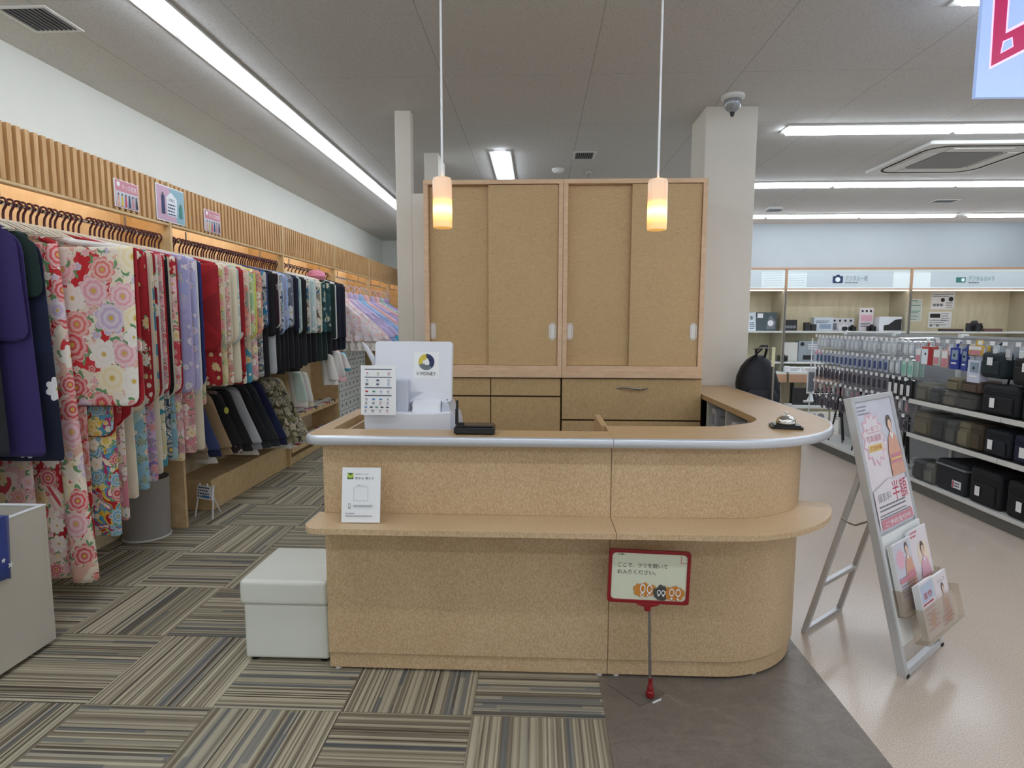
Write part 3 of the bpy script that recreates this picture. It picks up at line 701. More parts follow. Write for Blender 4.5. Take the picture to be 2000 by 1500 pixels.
PKP=mat('poster_pale_pink','#e7dfe4',.45,0,.04,9); PP=mat('poster_grey_lilac','#cfd0dc',.45,0,.10,14); PK=mat('poster_pink','#e6b3c4',.5,0,.05); PR=mat('poster_rose_bar','#cf8a98',.5,0,.08,20); SK=mat('printed_skin','#e9c9b4',.6,0,0); HR=mat('printed_hair','#6b5a5a',.6,0,0); OR_=mat('printed_orange_kimono','#d9a892',.6,0,.22,60); YL_=mat('poster_yellow','#e7d27a',.5,0,0); RS=mat('poster_crimson','#c14c64',.6,0,0)
def woman(p,x,z,s,dress=None):
    """printed picture of a woman in a kimono, as on the posters"""
    p.disc(x,z,.030*s,HR,.040*s); p.disc(x+.002*s,z-.012*s,.021*s,SK,.028*s); p.poly([(x-.008*s,z-.05*s),(x+.010*s,z-.05*s),(x+.012*s,z-.030*s),(x-.008*s,z-.030*s)],SK)
    p.poly([(x-.075*s,z-.26*s),(x-.070*s,z-.14*s),(x-.045*s,z-.075*s),(x-.010*s,z-.045*s),(x+.016*s,z-.045*s),(x+.050*s,z-.075*s),(x+.075*s,z-.15*s),(x+.078*s,z-.26*s)],dress or OR_)
    p.poly([(x-.020*s,z-.052*s),(x+.002*s,z-.085*s),(x+.022*s,z-.052*s),(x+.014*s,z-.046*s),(x+.002*s,z-.062*s),(x-.010*s,z-.046*s)],M_paper)
    p.rect(x-.060*s,z-.20*s,x+.064*s,z-.155*s,PR); p.rect(x-.060*s,z-.183*s,x+.064*s,z-.175*s,YL_)
    for dx in (-.008,.010): p.disc(x+dx*s,z-.010*s,.0018*s,HR,n=8)
    p.rect(x-.004*s,z-.028*s,x+.006*s,z-.0262*s,RS)
def star(p,cx,cz,r0,r1,n,mt,kz=1):
    p.poly([(cx+(r1 if k%2 else r0)*math.cos(PI*k/n),cz+kz*(r1 if k%2 else r0)*math.sin(PI*k/n)) for k in range(2*n)],mt)
p=Print(FR@Matrix.Translation((0,-.004,0)))
p.rect(.026,.585,Wd-.026,1.155,PP); p.rect(.034,.593,Wd-.034,1.148,PKP)
p.rect(.034,.96,Wd-.034,1.148,PP); p.bars(.045,1.130,.16,3,.006,.016,M_ink2,5)
star(p,.155,.985,.120,.092,13,PK,1.05); star(p,.155,.985,.108,.084,13,PKP,1.05)
p.text(.155,1.012,.034,'七五三',PR,.15,'C'); p.text(.155,.975,.032,'写真撮影',PR,.16,'C'); p.rect(.085,.930,.225,.960,YL_); p.text(.155,.935,.024,'衣装特典',RS,.12,'C')
woman(p,.338,1.040,.92)
p.poly([(.034,.765),(.20,.800),(.402,.775),(.402,.60),(.034,.60)],PKP)
p.text(.060,.715,.040,'撮影料',M_ink2,.14); p.text(.215,.705,.095,'半額',RS,.165)
p.bars(.060,.690,.36,2,.007,.016,M_ink2,8); p.bars(.05,.655,.38,2,.005,.012,M_ink2,9)
p.rect(.050,.600,Wd-.050,.640,PR); p.text(.218,.608,.024,'ご予約受付中',M_paper,.28,'C')
p.build('poster',t)  if False else p.mb.build('poster',t,local=True)
# lower white panel + pockets
m=MB(); m.M=FR; m.box(.010,Wd-.010,-.020,-.004,.130,.580,M_white_s); m.build('pocket_board',t,local=True,bevel=.002)
s_=N('tinted_acrylic'); s_.set(col='#d8cbb8',rough=.08,trans=.85,ior=1.2,alpha=.55); M_pkt=s_.m
M_kraft=mat('pocket_front_print','#cdbfa9',.5,0,.12,30)
def pocket(x0,x1,z0,z1,y0,y1):
    m=MB(); m.M=FR
    m.box(x0,x1,-y1-.002,-y1,z0,z1,M_pkt); m.box(x0,x1,-y1,-y0,z0,z0+.002,M_pkt); m.box(x0,x0+.002,-y1,-y0,z0,z1,M_pkt); m.box(x1-.002,x1,-y1,-y0,z0,z1,M_pkt)
    m.build('pocket',t,local=True)
pocket(.006,Wd-.008,.250,.360,.021,.062)
pocket(.006,Wd-.008,.150,.290,.066,.120)
def leaflets(name,x0,x1,z0,z1,y,n,label,draw,group=None):
    q=thing(name,label,'brochure stack',(1.534,2.385,0),ang,group)
    m=MB(); m.M=FR
    for k in range(n): m.box(x0+.001*(k%2),x1+.001*(k%2),-y+.0035*k,-y+.0035*k+.0026,z0,z1-.002*k,M_paper)
    m.build('sheets',q,local=True)
    p=Print(FR@Matrix.Translation((0,-y-.0002,0))); draw(p); p.mb.build('cover_print',q,local=True); return q
def d1(p):
    p.rect(.012,.262,.192,.545,PKP); p.rect(.014,.40,.190,.543,PP); star(p,.070,.475,.046,.034,11,PK); woman(p,.142,.510,.62); p.rect(.020,.385,.186,.402,PR); p.bars(.02,.37,.18,4,.005,.013,M_ink2,3)
def d2(p):
    p.rect(.206,.262,.402,.560,PKP); p.bars(.22,.545,.30,2,.007,.016,RS,4); p.disc(.325,.44,.062,mat('printed_cream','#efe0cc',.5,0,0)); woman(p,.318,.470,.75,PK); p.bars(.215,.33,.39,3,.005,.013,RS,6)
leaflets('brochure_stack',.010,.194,.254,.548,.050,6,'stack of photo brochures with a woman in orange, left upper pocket',d1)
leaflets('brochure_stack',.204,.404,.254,.562,.045,4,'stack of cream brochures with a round portrait, right upper pocket',d2)
def d3(p):
    p.rect(.05,.155,.195,.380,PKP); p.rect(.055,.30,.190,.372,mat('leaflet_blue','#b9c6da',.5,0,.08)); p.text(.12,.312,.030,'着物',M_inkr,.09,'C'); p.bars(.06,.29,.19,6,.006,.02,M_inkr,12); p.disc(.12,.225,.03,OR_)
def d4(p):
    p.rect(.205,.155,.352,.372,PKP); p.text(.28,.335,.022,'ドレス',M_ink2,.09,'C'); woman(p,.285,.310,.55,OR_); p.bars(.21,.20,.34,3,.006,.016,M_inkr,13)
leaflets('leaflet_stack',.048,.198,.154,.383,.106,8,'stack of small kimono leaflets, left side of the front pocket',d3)
leaflets('leaflet_stack',.203,.354,.154,.375,.106,6,'stack of small leaflets with a figure, right side of the front pocket',d4)

# ------------------------------------------------------------------ hanging illuminated sign, top right
s_=N('lit_sign_panel'); s_.set(col='#a9c0f0',em='#a9c6ff',es=.26,rough=.3); M_lit=s_.m
M_crim=N('sign_crimson').set(col='#b92d63',em='#c02a5e',es=.22,rough=.35).m; M_pinkl=N('sign_pink_outline').set(col='#f2c0f0',em='#f2c0f0',es=.5,rough=.4).m
sx,sz,sy=2.195-.14,2.527,3.0
t=thing('hanging_sign','pale blue lit hanging sign with a crimson angular mark, cut by the frame','hanging sign',(2.1,2.6,2.9))
def K(a,b): return (a*2.6/3,1.472+(b-1.472)*2.6/3)
sy=2.6; T_=3.18
m=MB(); pts=[K(*q) for q in ((2.056,2.530),(2.300,2.530),(2.62,2.75),(2.62,T_),(2.056,T_))]
m.add([(a,sy,b) for a,b in pts]+[(a,sy+.02,b) for a,b in pts],[(0,1,2,3,4),(9,8,7,6,5)]+[(i,(i+1)%5,5+(i+1)%5,5+i) for i in range(5)],M_lit); m.build('light_box',t)
p=Print(Matrix.Translation((0,sy,0)),.0006)
def kp(pts,mt): p.poly([K(*q) for q in pts],mt)
kp([(2.096,T_),(2.108,2.654),(2.62,2.915),(2.62,T_)],M_pinkl)
kp([(2.104,T_),(2.115,2.668),(2.60,2.918),(2.60,T_)],M_crim)
kp([(2.164,T_),(2.168,2.812),(2.58,3.02),(2.58,T_)],M_pinkl); kp([(2.171,T_),(2.175,2.828),(2.56,3.03),(2.56,T_)],M_lit)
kp([(2.151,2.722),(2.158,2.778),(2.200,2.796),(2.208,2.753)],M_pinkl); kp([(2.156,2.728),(2.163,2.774),(2.196,2.789),(2.203,2.755)],M_lit)
p.build('sign_mark',t,local=False)
for x_ in (1.85,2.2):
    m=MB(); m.tube([(x_,sy+.01,1.472+(T_-1.472)*2.6/3),(x_,sy+.01,CEIL-.001)],.004,M_steel,6); m.build('hanging_wire',t)

# ------------------------------------------------------------------ white open bin at the far left with navy cloth
M_bin=mat('bin_painted_board','#c9c4b8',.55,0,.03,4)
t=thing('display_bin','white open topped display bin cut off by the left edge','display bin',(-2.5,2.1,0))
x0,x1,y0,y1,zt=-3.05+.28,-2.2,1.72,2.49,.65
m=MB(); m.box(x0,x1,y0,y0+.018,.02,zt,M_bin); m.box(x0,x1,y1-.018,y1,.02,zt,M_bin); m.box(x0,x0+.018,y0+.018,y1-.018,.02,zt,M_bin); m.box(x1-.018,x1,y0+.018,y1-.018,.02,zt,M_bin); m.build('side_walls',t,bevel=.002)
m=MB(); m.box(x0+.018,x1-.018,y0+.018,y1-.018,.10,.118,M_bin); m.build('bottom',t)
m=MB(); 
for a,b,c,d in ((x0-.002,x1+.002,y0-.002,y0+.02),(x0-.002,x1+.002,y1-.02,y1+.002),(x0-.002,x0+.02,y0+.02,y1-.02),(x1-.02,x1+.002,y0+.02,y1-.02)): m.box(a,b,c,d,zt,zt+.006,M_white)
m.build('rim',t,bevel=.002)
for x in (x0+.05,x1-.05):
    for y in (y0+.05,y1-.05):
        m=MB(); m.box(x-.02,x+.02,y-.02,y+.02,0,.02,M_rubber); m.build('foot',t)

# ------------------------------------------------------------------ left wall: clothes bays
XB,XF=-2.855,-2.50
BAYS=[2.515,4.02,5.815,7.305,8.817,10.0,10.98]
M_strip=emis('warm_strip_light','#fff3e0',5.0)
bn=['nearest','second','third','fourth','fifth','farthest']
for i,(a,b) in enumerate(zip(BAYS,BAYS[1:])):
    t=thing('clothes_bay','%s open maple clothes bay with a slatted header along the left wall'%bn[i],'shelving bay',((XB+XF)/2,(a+b)/2,0),0,'maple clothes bays')
    m=MB(); m.box(XB,XB+.015,a+.012,b-.012,0.0,2.40,M_mapleb); m.build('back_panel',t)
    m=MB(); m.box(XB,XF+.004,b-.024,b,0,2.406,M_maple); m.build('side_panel',t,bevel=.001)
    if i==0: m=MB(); m.box(XB,XF,a-.012,a+.012,0,2.405,M_maple); m.build('side_panel',t)
    hd=MB(); hd.box(XF-.045,XF-.028,a+.012,b-.025,2.13,2.398,M_maple_d)
    y=a+.02
    while y<b-.045:
        hd.box(XF-.028,XF,y,y+.026,2.134,2.402,M_maple_d); y+=.05
    hd.build('slatted_header',t)
    m=MB(); m.box(XF-.045,XF,a+.012,b-.025,2.118,2.132,M_maple); m.build('header_board',t)
    m=MB(); m.box(XF-.085,XF-.055,a+.06,b-.07,2.30,2.33,M_strip); m.build('strip_light',t)
    m=MB(); m.box(XB+.016,XF-.03,a+.012,b-.025,2.38,2.395,M_maple); m.build('top_board',t)
    if i==1:
        m=MB(); m.box(XB+.015,XF-.035,4.40,b-.025,0,.24,M_maple); m.build('riser_box',t)
    if i>=2:
        m=MB(); m.box(XB+.015,XF-.03,a+.012,b-.025,.0,.07,M_maple); m.build('plinth',t)
RX,RZ=-2.56,2.035
def rail(a,b,z,x,label):
    t=thing('clothes_rail',label,'clothes rail',(x,(a+b)/2,z))
    m=MB(); m.tube([(x,a,z),(x,b,z)],.011,M_chrome,10); m.build('bar',t,smooth=True)
    for y in ((a+.25,b-.35) if z>1.8 else ()):
        m=MB(); m.tube([(x,y,z),(x,y,2.117)],.006,M_steel,8); m.build('drop_bracket',t)
    return t
for i,(a,b) in enumerate(zip(BAYS,BAYS[1:])):
    rail(a+.014,b-.026,RZ,RX,'chrome rail high inside the %s clothes bay'%bn[i])
rail(4.034,5.788,.965,-2.62,'low chrome rail under the kimonos in the second clothes bay')

# hangers
M_hook=mat('burgundy_hook','#4a1e24',.3,.2,.05); M_arm=mat('cream_hanger','#e2dac6',.45,0,.02)
def make_hanger():
    t=thing('clothes_hanger','','hanger',(RX,2.3,RZ))
    pts=[(-.022,0,-.006)]+[(.023*math.cos(math.radians(a)),0,.0+.023*math.sin(math.radians(a))) for a in range(180,-46,-25)]+[(.004,0,-.034),(0,0,-.055),(0,0,-.078)]
    m=MB(); m.tube(pts,.0058,M_hook,6); m.build('hook',t,local=True,smooth=True)
    m=MB(); m.tube([(-.20,0,-.150),(-.10,0,-.105),(0,0,-.080),(.10,0,-.105),(.20,0,-.150)],[.004,.005,.006,.005,.004],M_arm,6); m.tube([(-.20,0,-.150),(.20,0,-.150)],.0035,M_arm,5); m.build('arms',t,local=True,smooth=True)
    return t
hg=make_hanger(); rd=random.Random(11)
def hangers(ys,label,group,first=[True]):
    for y in ys:
        if first[0]: hg.location=(RX,y,RZ); hg['label']=label; hg['group']=group; hg.rotation_euler=(0,0,rd.uniform(-.06,.06)); first[0]=False
        else: dup(hg,(RX,y,RZ),rd.uniform(-.06,.06),label,group)
def jit(a,b,n): return [a+(b-a)*(k+.5)/n+rd.uniform(-.006,.006) for k in range(n)]
hangers(jit(2.50,3.28,20),'burgundy hooked hanger crowded on the front half of the nearest rail','hangers, front half of nearest rail')
hangers(jit(3.33,3.98,18),'burgundy hooked hanger crowded on the rear half of the nearest rail','hangers, rear half of nearest rail')
hangers([4.10,4.125]+jit(4.18,5.775,42),'burgundy hooked hanger crowded on the high rail of the second bay','hangers, second bay')
hangers(jit(5.9,7.2,14),'hanger on the high rail of the third bay','hangers, third bay')

# ---- printed kimono cloth
def cloth(name,col,rough=.8,v=.10,sc=6):
    s=N(name); f=s.noise(s.obj(),sc,3); a=lin(col)
    s.set(col=s.mix(f,tuple(x*(1-v) for x in a[:3])+(1,),tuple(min(1,x*(1+v)) for x in a[:3])+(1,)),rough=rough,sheen=.15); s.bump(s.noise(s.obj(),300,1),.1,.002); return s.m
def floral(name,bgs,pal,scale=9,bgscale=3.2,big=.40,small=True,leaf='#6f9a68',dens=1.0,two=True):
    """printed cloth: cloud ground, round many-petalled blossoms in two sizes, a few leaves"""
    s=N(name); o=s.sep(s.obj()); info=s.n('ShaderNodeObjectInfo').outputs['Random']
    off=s.math('MULTIPLY',info,37.0)
    P=s.comb(s.math('ADD',s.math('ADD',o[0],s.math('MULTIPLY',o[1],.8)),off),s.math('ADD',o[2],s.math('MULTIPLY',off,1.7)),0)
    n=s.noise(P,bgscale,2,.5,dim='2D',dist=.6)
    k=len(bgs); col=s.ramp(n,[(.30+.4*i/k if i else 0,c) for i,c in enumerate(bgs)],'CONSTANT' if k>2 else 'LINEAR')
    def layer(col,scale,R,npet,pal,thr,seed,ringf):
        Q=s.vm('ADD',s.vm('MULTIPLY',P,(scale,scale,0)),(seed,seed*.7,0))
        v=s.n('ShaderNodeTexVoronoi',voronoi_dimensions='2D'); s.put(v.inputs['Vector'],Q); v.inputs['Scale'].default_value=1; v.inputs['Randomness'].default_value=.75
        d=s.sep(s.vm('SUBTRACT',Q,v.outputs['Position'])); c=s.sep(v.outputs['Color'])
        r=v.outputs['Distance']; ang=s.math('ARCTAN2',d[1],d[0])
        pet=s.math('ABSOLUTE',s.math('COSINE',s.math('ADD',s.math('MULTIPLY',ang,npet/2),s.math('MULTIPLY',c[2],6.28))))
        RR=s.math('MULTIPLY',s.math('ADD',.74,s.math('MULTIPLY',pet,.26)),s.math('MULTIPLY',R,s.math('ADD',.7,s.math('MULTIPLY',c[1],.45))))
        inside=s.math('MULTIPLY',s.math('LESS_THAN',r,RR),s.math('LESS_THAN',c[1],thr))
        kk=len(pal); pc=s.ramp(c[0],[(i/kk,q) for i,q in enumerate(pal)],'CONSTANT')
        t_=s.math('DIVIDE',r,RR)
        rings=s.math('ADD',.5,s.math('MULTIPLY',s.math('SINE',s.math('ADD',s.math('MULTIPLY',t_,ringf),s.math('MULTIPLY',pet,2.0))),.5))
        pc=s.mix(s.math('MULTIPLY',rings,.55),pc,'#f6efe6')
        pc=s.mix(s.math('LESS_THAN',t_,.16),pc,'#d9b455')
        edge=s.math('GREATER_THAN',t_,.93); pc=s.mix(s.math('MULTIPLY',edge,.6),pc,'#f7efe4')
        # leaves: a green halo wedge outside some blossoms
        lf=s.math('MULTIPLY',s.math('MULTIPLY',s.math('LESS_THAN',r,s.math('MULTIPLY',RR,1.28)),s.math('GREATER_THAN',s.math('COSINE',s.math('ADD',s.math('MULTIPLY',ang,3),s.math('MULTIPLY',c[0],9))),.72)),s.math('LESS_THAN',c[1],thr))
        col=s.mix(lf,col,leaf)
        return s.mix(inside,col,pc)
    if small: col=layer(col,scale*2.1,.36,6,pal[::-1],.62*dens,3.3,7)
    col=layer(col,scale,big+.08,8,pal,.86*dens,9.1,17)
    if two: col=layer(col,scale*.8,big*.8,5,pal[1:]+pal[:1],.42*dens,21.7,9)
    s.set(col=col,rough=.75,sheen=.1); s.bump(s.noise(s.obj(),260,1),.1,.002); return s.m
F={}
F['bigred']=floral('cream_and_red_peony_print',['#c9242c','#d2333a','#ead9c4','#efe2d0','#e6b9a6'],['#e7a3ae','#d6434b','#efe6da','#e27268','#f0dfae','#c8b2cf'],6.6,5.0,.50,dens=1.12)
F['redpink']=floral('red_pink_peony_print',['#b81f2c','#e3b6b6','#ecd9cc','#d14a55'],['#f0b9c4','#c93040','#f2e6dc','#e08a86','#e8cf8a'],9,4,.42)
F['red']=floral('scarlet_blossom_print',['#a51520','#b3202a','#9c1220'],['#f0dfd0','#e08f93','#d9b455'],9,3,.30,dens=.7)
F['crimson']=floral('plain_crimson_print',['#9a1420','#a81a26','#8f1420'],['#e9d9cc','#d98c8c'],6,3,.20,dens=.4,small=False)
F['cream']=floral('cream_blossom_print',['#e6dcc0','#eee6cf','#dccf9f'],['#d9606a','#efe6da','#7fa6a0','#e2b45c'],10,3,.36,dens=.8)
F['yellowgreen']=floral('yellow_green_print',['#d8cd86','#cfcf94','#e6ddb0'],['#e28a8a','#f3ead2','#8cb08a','#d97f5a'],11,4,.36,dens=.8)
F['lavender']=floral('lavender_print',['#a9a6cf','#b3b0d6','#a5a9d6'],['#d9d4ea','#9a9bb0','#c9c7dd'],10,2,.26,dens=.5,leaf='#8f93a6')
F['lavblue']=floral('lavender_blue_print',['#aeb4da','#b9b9dc','#8fb0d8'],['#e3dfef','#9a9bb0','#c6c0dd'],10,2,.30,dens=.55,leaf='#8d8f86')
F['skyblue']=floral('sky_blue_print',['#9cc3cf','#8db8cb','#b8d2d2'],['#4c7f68','#e9e3d3','#e0a08c'],9,3,.22,dens=.6,leaf='#3f6b58')
F['tealband']=floral('teal_and_cream_print',['#3f93ab','#d9d2b4','#4c9fb8'],['#efe6cf','#e5c05a'],10,2.2,.30,dens=.6)
F['purple']=floral('mauve_print',['#b88fc2','#d7b9d6','#8e6bb0'],['#f0dce8','#7c4c98','#d9667d'],12,4,.34)
F['pink']=floral('pink_blossom_print',['#e6a6ad','#ecbcb9','#dd8d99'],['#f6e6e2','#c93f54','#efd9a0','#b4566c'],12,4,.38)
F['coral']=floral('coral_print',['#e8a58f','#e7b79d','#e39485'],['#b13a40','#f3e1cd','#3f6b58'],12,4,.32)
F['black']=floral('black_blossom_print',['#17161b','#1d1a22','#141318'],['#e9dccd','#a3343e','#d9b455'],7,3,.26,dens=.4,small=False)
F['multi']=floral('bold_patchwork_print',['#b51b2a','#e2c33a','#4f9dbb','#b23a74','#efe4cf'],['#efe4cf','#e2c33a','#4fa0bb','#c72b3c'],9,12,.40)
F['greenpink']=floral('green_to_pink_print',['#c9d69c','#a9cf9f','#e06a80'],['#f3ead2','#d5566e'],9,2.0,.26,dens=.6)
F['greyblue']=floral('grey_blue_crest_print',['#56656e','#2f83ab','#c9ccc4','#8b9296'],['#cfd3cf','#3f5a6b','#1f2b3a','#8c8778'],6,4,.5,leaf='#2b3a48')
F['silver']=floral('silver_cloud_print',['#9aa0a9','#b9bdc9','#6f7480','#c9ccd6'],['#dfe2ea','#5d6374','#8a90a0'],7,4,.42,leaf='#3a4152')
F['maroon']=floral('maroon_ring_print',['#351622','#3b1827','#2c1420'],['#d9d2d6','#4a2638'],8,2,.36,dens=.6,small=False,leaf='#2b1420')
F['aqua']=floral('pale_aqua_print',['#bcd3d1','#c6dad8','#a9c9cf'],['#e7efed','#8fb0b4'],9,2,.24,dens=.5,leaf='#9ab7b5')
F['teal']=floral('deep_teal_print',['#1f4a4d','#24545a','#163a3d'],['#c9c29a','#3f7f86'],8,3,.3,dens=.5,leaf='#6f7f4a')
F['brown']=floral('brown_cream_print',['#6f5648','#d9cfc0','#2f6f93','#ddd5c8'],['#e9e0d2','#3d3028'],8,5,.36)
F['navyfl']=floral('navy_white_blossom_cloth',['#0e1836','#101b3c','#0c1530'],['#e6e8ef','#cfd4e6'],3.6,2,.20,dens=.26,small=False,two=False,leaf='#16224a')
F['darkfl']=floral('black_faint_blossom_cloth',['#0f1118','#131722','#0d0f16'],['#5b6070','#3d4252'],5,2,.18,dens=.3,small=False,two=False,leaf='#10141f')
F['darkred']=floral('dark_red_print',['#7d1622','#5f1420','#8f2a35'],['#d9a3a3','#e8dccb'],10,4,.34)
F['camo']=floral('olive_tapestry_cloth',['#6f6b4a','#8f8660','#4a4834','#b0a67c'],['#9a9170','#5b5a40','#c2b48c'],10,8,.4,leaf='#2f3326')
F['pastel']=floral('pastel_blossom_tulle',['#ecdfe6','#efe3ea','#e9d3dc'],['#f3c9cf','#f6ecef','#eab4bd'],14,4,.34,leaf='#d9d9d2')
for k,c in dict(purpled='#2e1f5e',navy='#141f4a',navyd='#10152b',blackc='#121218',charcoal='#2a2d33',grey='#8a8d92',lgrey='#b9bcc0',taupe='#94836f',tan='#a48a68',white='#e8e6e2',cream='#e3dcc4',blueslate='#3c4a7c',greend='#0f2c28',redc='#b0202c',pinkc='#e08aa0',yel='#dfe06a',lil='#cbbfe6',babyblue='#a9c6ee',cyan='#57c3de',violet='#c0a3e0',tulle='#e9e2dc',rose='#efc3c6',mint='#cfe4dc',bluec='#2c3f8c').items():
    F[k]=cloth(k+'_cloth',c)

def sheet(mb,xa,xb,zt,zb,y,th,mt,ra=.0,rb=.04,amp=.006,kw=30,ph=0,nu=10,nv=16,rt_=.0,curve=0):
    """a hanging fold of cloth in the x-z plane; xa/xb are (top,bottom) x of the wall side and aisle side"""
    if not isinstance(xa,tuple): xa=(xa,xa)
    if not isinstance(xb,tuple): xb=(xb,xb)
    F_,B_=[],[]
    for j in range(nv+1):
        v=j/nv; v=.5-.5*math.cos(PI*v) if (ra or rb or rt_) else v; z=zt+(zb-zt)*v
        a=xa[0]+(xa[1]-xa[0])*v; b=xb[0]+(xb[1]-xb[0])*v+curve*math.sin(PI*v)
        if rb and z-zb<rb: b-=rb*(1-math.sqrt(max(0,1-((rb-(z-zb))/rb)**2)))
        if ra and z-zb<ra: a+=ra*(1-math.sqrt(max(0,1-((ra-(z-zb))/ra)**2)))
        if rt_ and zt-z<rt_: b-=rt_*(1-math.sqrt(max(0,1-((rt_-(zt-z))/rt_)**2)))
        for i in range(nu+1):
            u=i/nu; x=a+(b-a)*u; w=amp*(.25+.75*v)*math.sin(kw*x+ph+1.5*math.sin(3*z+ph))
            e=th/2*max(.12,math.sqrt(max(0,1-abs(2*u-1)**3)))*(1 if 0<j<nv else .45)
            F_.append((x,y-e+w,z)); B_.append((x,y+e+w,z))
    n=len(F_); W_=nu+1; f=[]
    for j in range(nv):
        for i in range(nu):
            q=j*W_+i; f.append((q,q+1,q+W_+1,q+W_)); f.append((n+q,n+q+W_,n+q+W_+1,n+q+1))
    for j in range(nv):
        q=j*W_; f.append((q,q+W_,n+q+W_,n+q)); q=j*W_+nu; f.append((q,n+q,n+q+W_,q+W_))
    for i in range(nu):
        f.append((i,n+i,n+i+1,i+1)); q=nv*W_+i; f.append((q,q+1,n+q+1,n+q))
    mb.add(F_+B_,f,mt)
def kimono(label,Y,sl,bd,xf=-2.25,zs=1.0,zb=.5,zt=1.88,lining=None,gap=.09,xs=None,group=None,cat='kimono',name='kimono',r=.07,ph=None,yo=.0):
    """a child's kimono on a hanger: body, hanging sleeve at the aisle side, shoulder fold, lining edge"""
    ph=rd.uniform(0,6) if ph is None else ph; g=gap; ka=min(1,g/.09)
    t=thing(name,label,cat,(RX,Y,1.95),0,group)
    m=MB(); sheet(m,-2.80,(xf-.02,xf-.015),zt-.015,zb,Y+.18*g,.46*g,F[bd],ra=.02,rb=.02,amp=.006*ka,kw=22,ph=ph); m.build('body',t,smooth=True,angle=60)
    xs=xs or (xf-.23)
    m=MB(); sheet(m,xs,xf,zt-.006,zs,Y-.27*g,.28*g,F[sl],ra=.015,rb=r,amp=.004*ka,kw=18,ph=ph,rt_=.015); m.build('sleeve',t,smooth=True,angle=60)
    if lining:
        m=MB(); sheet(m,xs+.015,xf+.006,zt-.012,zs-.006,Y-.095*g,.07*g,F[lining],ra=.015,rb=r,amp=.003*ka,kw=18,ph=ph,rt_=.015); m.build('sleeve_lining',t,smooth=True)
    m=MB(); v=[]
    # shoulder line climbing to the hook
    m.tube([(RX-.20,Y,zt-.012),(RX-.06,Y,zt+.045),(RX+.06,Y,zt+.045),(xf-.02,Y-.004,zt-.008)],[.12*g,.17*g,.17*g,.13*g],F[lining or sl],8); m.build('collar',t,smooth=True)
    return t
K_=kimono
# nearest rail ------------------------------------------------
def coat(label,Y,mt,xf,zb,top=None,zt=1.86,th=.034,rt_=.10):
    t=thing('haori_coat',label,'coat',(RX,Y,1.95))
    m=MB(); sheet(m,-2.82,(xf-.03,xf),zt,zb,Y,th,F[mt],rb=.02,amp=.006,kw=16,ph=Y*9,rt_=rt_,nu=12,nv=20); m.build('body',t,smooth=True,angle=60)
    m=MB(); sheet(m,-2.70,(xf-.035,xf-.005),zt+.015,zt-(.28 if top else .5),Y-.026,.014,F[top or mt],rb=.06,amp=.006,kw=16,ph=Y*9,rt_=rt_); m.build('sleeve',t,smooth=True,angle=60)
    m=MB(); m.tube([(RX-.15,Y-.01,zt-.03),(RX,Y-.01,zt+.05),(xf-.10,Y-.01,zt-.005)],[.02,.028,.022],F[top or mt],8); m.build('collar',t,smooth=True)
    return t
coat('black formal haori coat with faint blossoms, cut by the left edge of the photo',2.555,'darkfl',-2.40,.86,zt=1.85)
coat('deep purple haori coat hanging between the black and the navy coat',2.625,'purpled',-2.30,.84,zt=1.88)
coat('navy haori coat with white blossoms and a dark green shoulder, left end',2.70,'navyfl',-2.275,.80,'greend',zt=1.86)
K_('dark red floral kimono peeping out under the black coat',2.578,'darkred','darkred',xf=-2.55,zs=1.1,zb=.30,gap=.018)
K_('faded rose floral kimono hem under the purple coat',2.78,'redpink','redpink',xf=-2.50,zs=1.1,zb=.16,gap=.06)
t=thing('kimono','longest cream and red peony kimono reaching almost to the carpet','kimono',(RX,2.88,1.95))
m=MB(); sheet(m,(-2.80,-2.62),(-2.40,-2.33),1.86,.13,2.885,.045,F['redpink'],rb=.02,amp=.014,kw=24,ph=1,nv=22); m.build('body',t,smooth=True,angle=60)
m=MB(); sheet(m,(-2.47,-2.41),(-2.365,-2.275),1.85,.115,2.865,.055,F['bigred'],rb=.03,amp=.006,kw=20,ph=2,nv=22); m.build('front_fold',t,smooth=True,angle=60)
m=MB(); m.tube([(RX-.15,2.88,1.85),(RX,2.88,1.92),(-2.38,2.88,1.85)],[.014,.02,.014],F['redpink'],8); m.build('collar',t,smooth=True)
t=thing('kimono','large cream kimono with red peonies whose broad sleeve faces the aisle','kimono',(RX,2.955,1.95))
m=MB(); sheet(m,-2.44,(-2.035,-2.045),1.845,1.035,2.945,.022,F['bigred'],ra=.03,rb=.06,amp=.012,kw=13,ph=.6,nu=18,nv=20); m.build('sleeve',t,smooth=True,angle=60)
m=MB(); sheet(m,-2.45,-2.028,1.84,1.028,2.962,.008,F['crimson'],ra=.03,rb=.06,amp=.012,kw=13,ph=.6,nu=18,nv=20); m.build('sleeve_lining',t,smooth=True,angle=60)
m=MB(); sheet(m,-2.80,-2.36,1.86,.30,2.975,.03,F['bigred'],rb=.02,amp=.010,kw=20,ph=3); m.build('body',t,smooth=True,angle=60)
m=MB(); m.tube([(RX-.15,2.955,1.86),(RX,2.955,1.93),(-2.35,2.955,1.87),(-2.06,2.95,1.842)],[.014,.02,.016,.008],F['white'],8); m.build('collar',t,smooth=True)
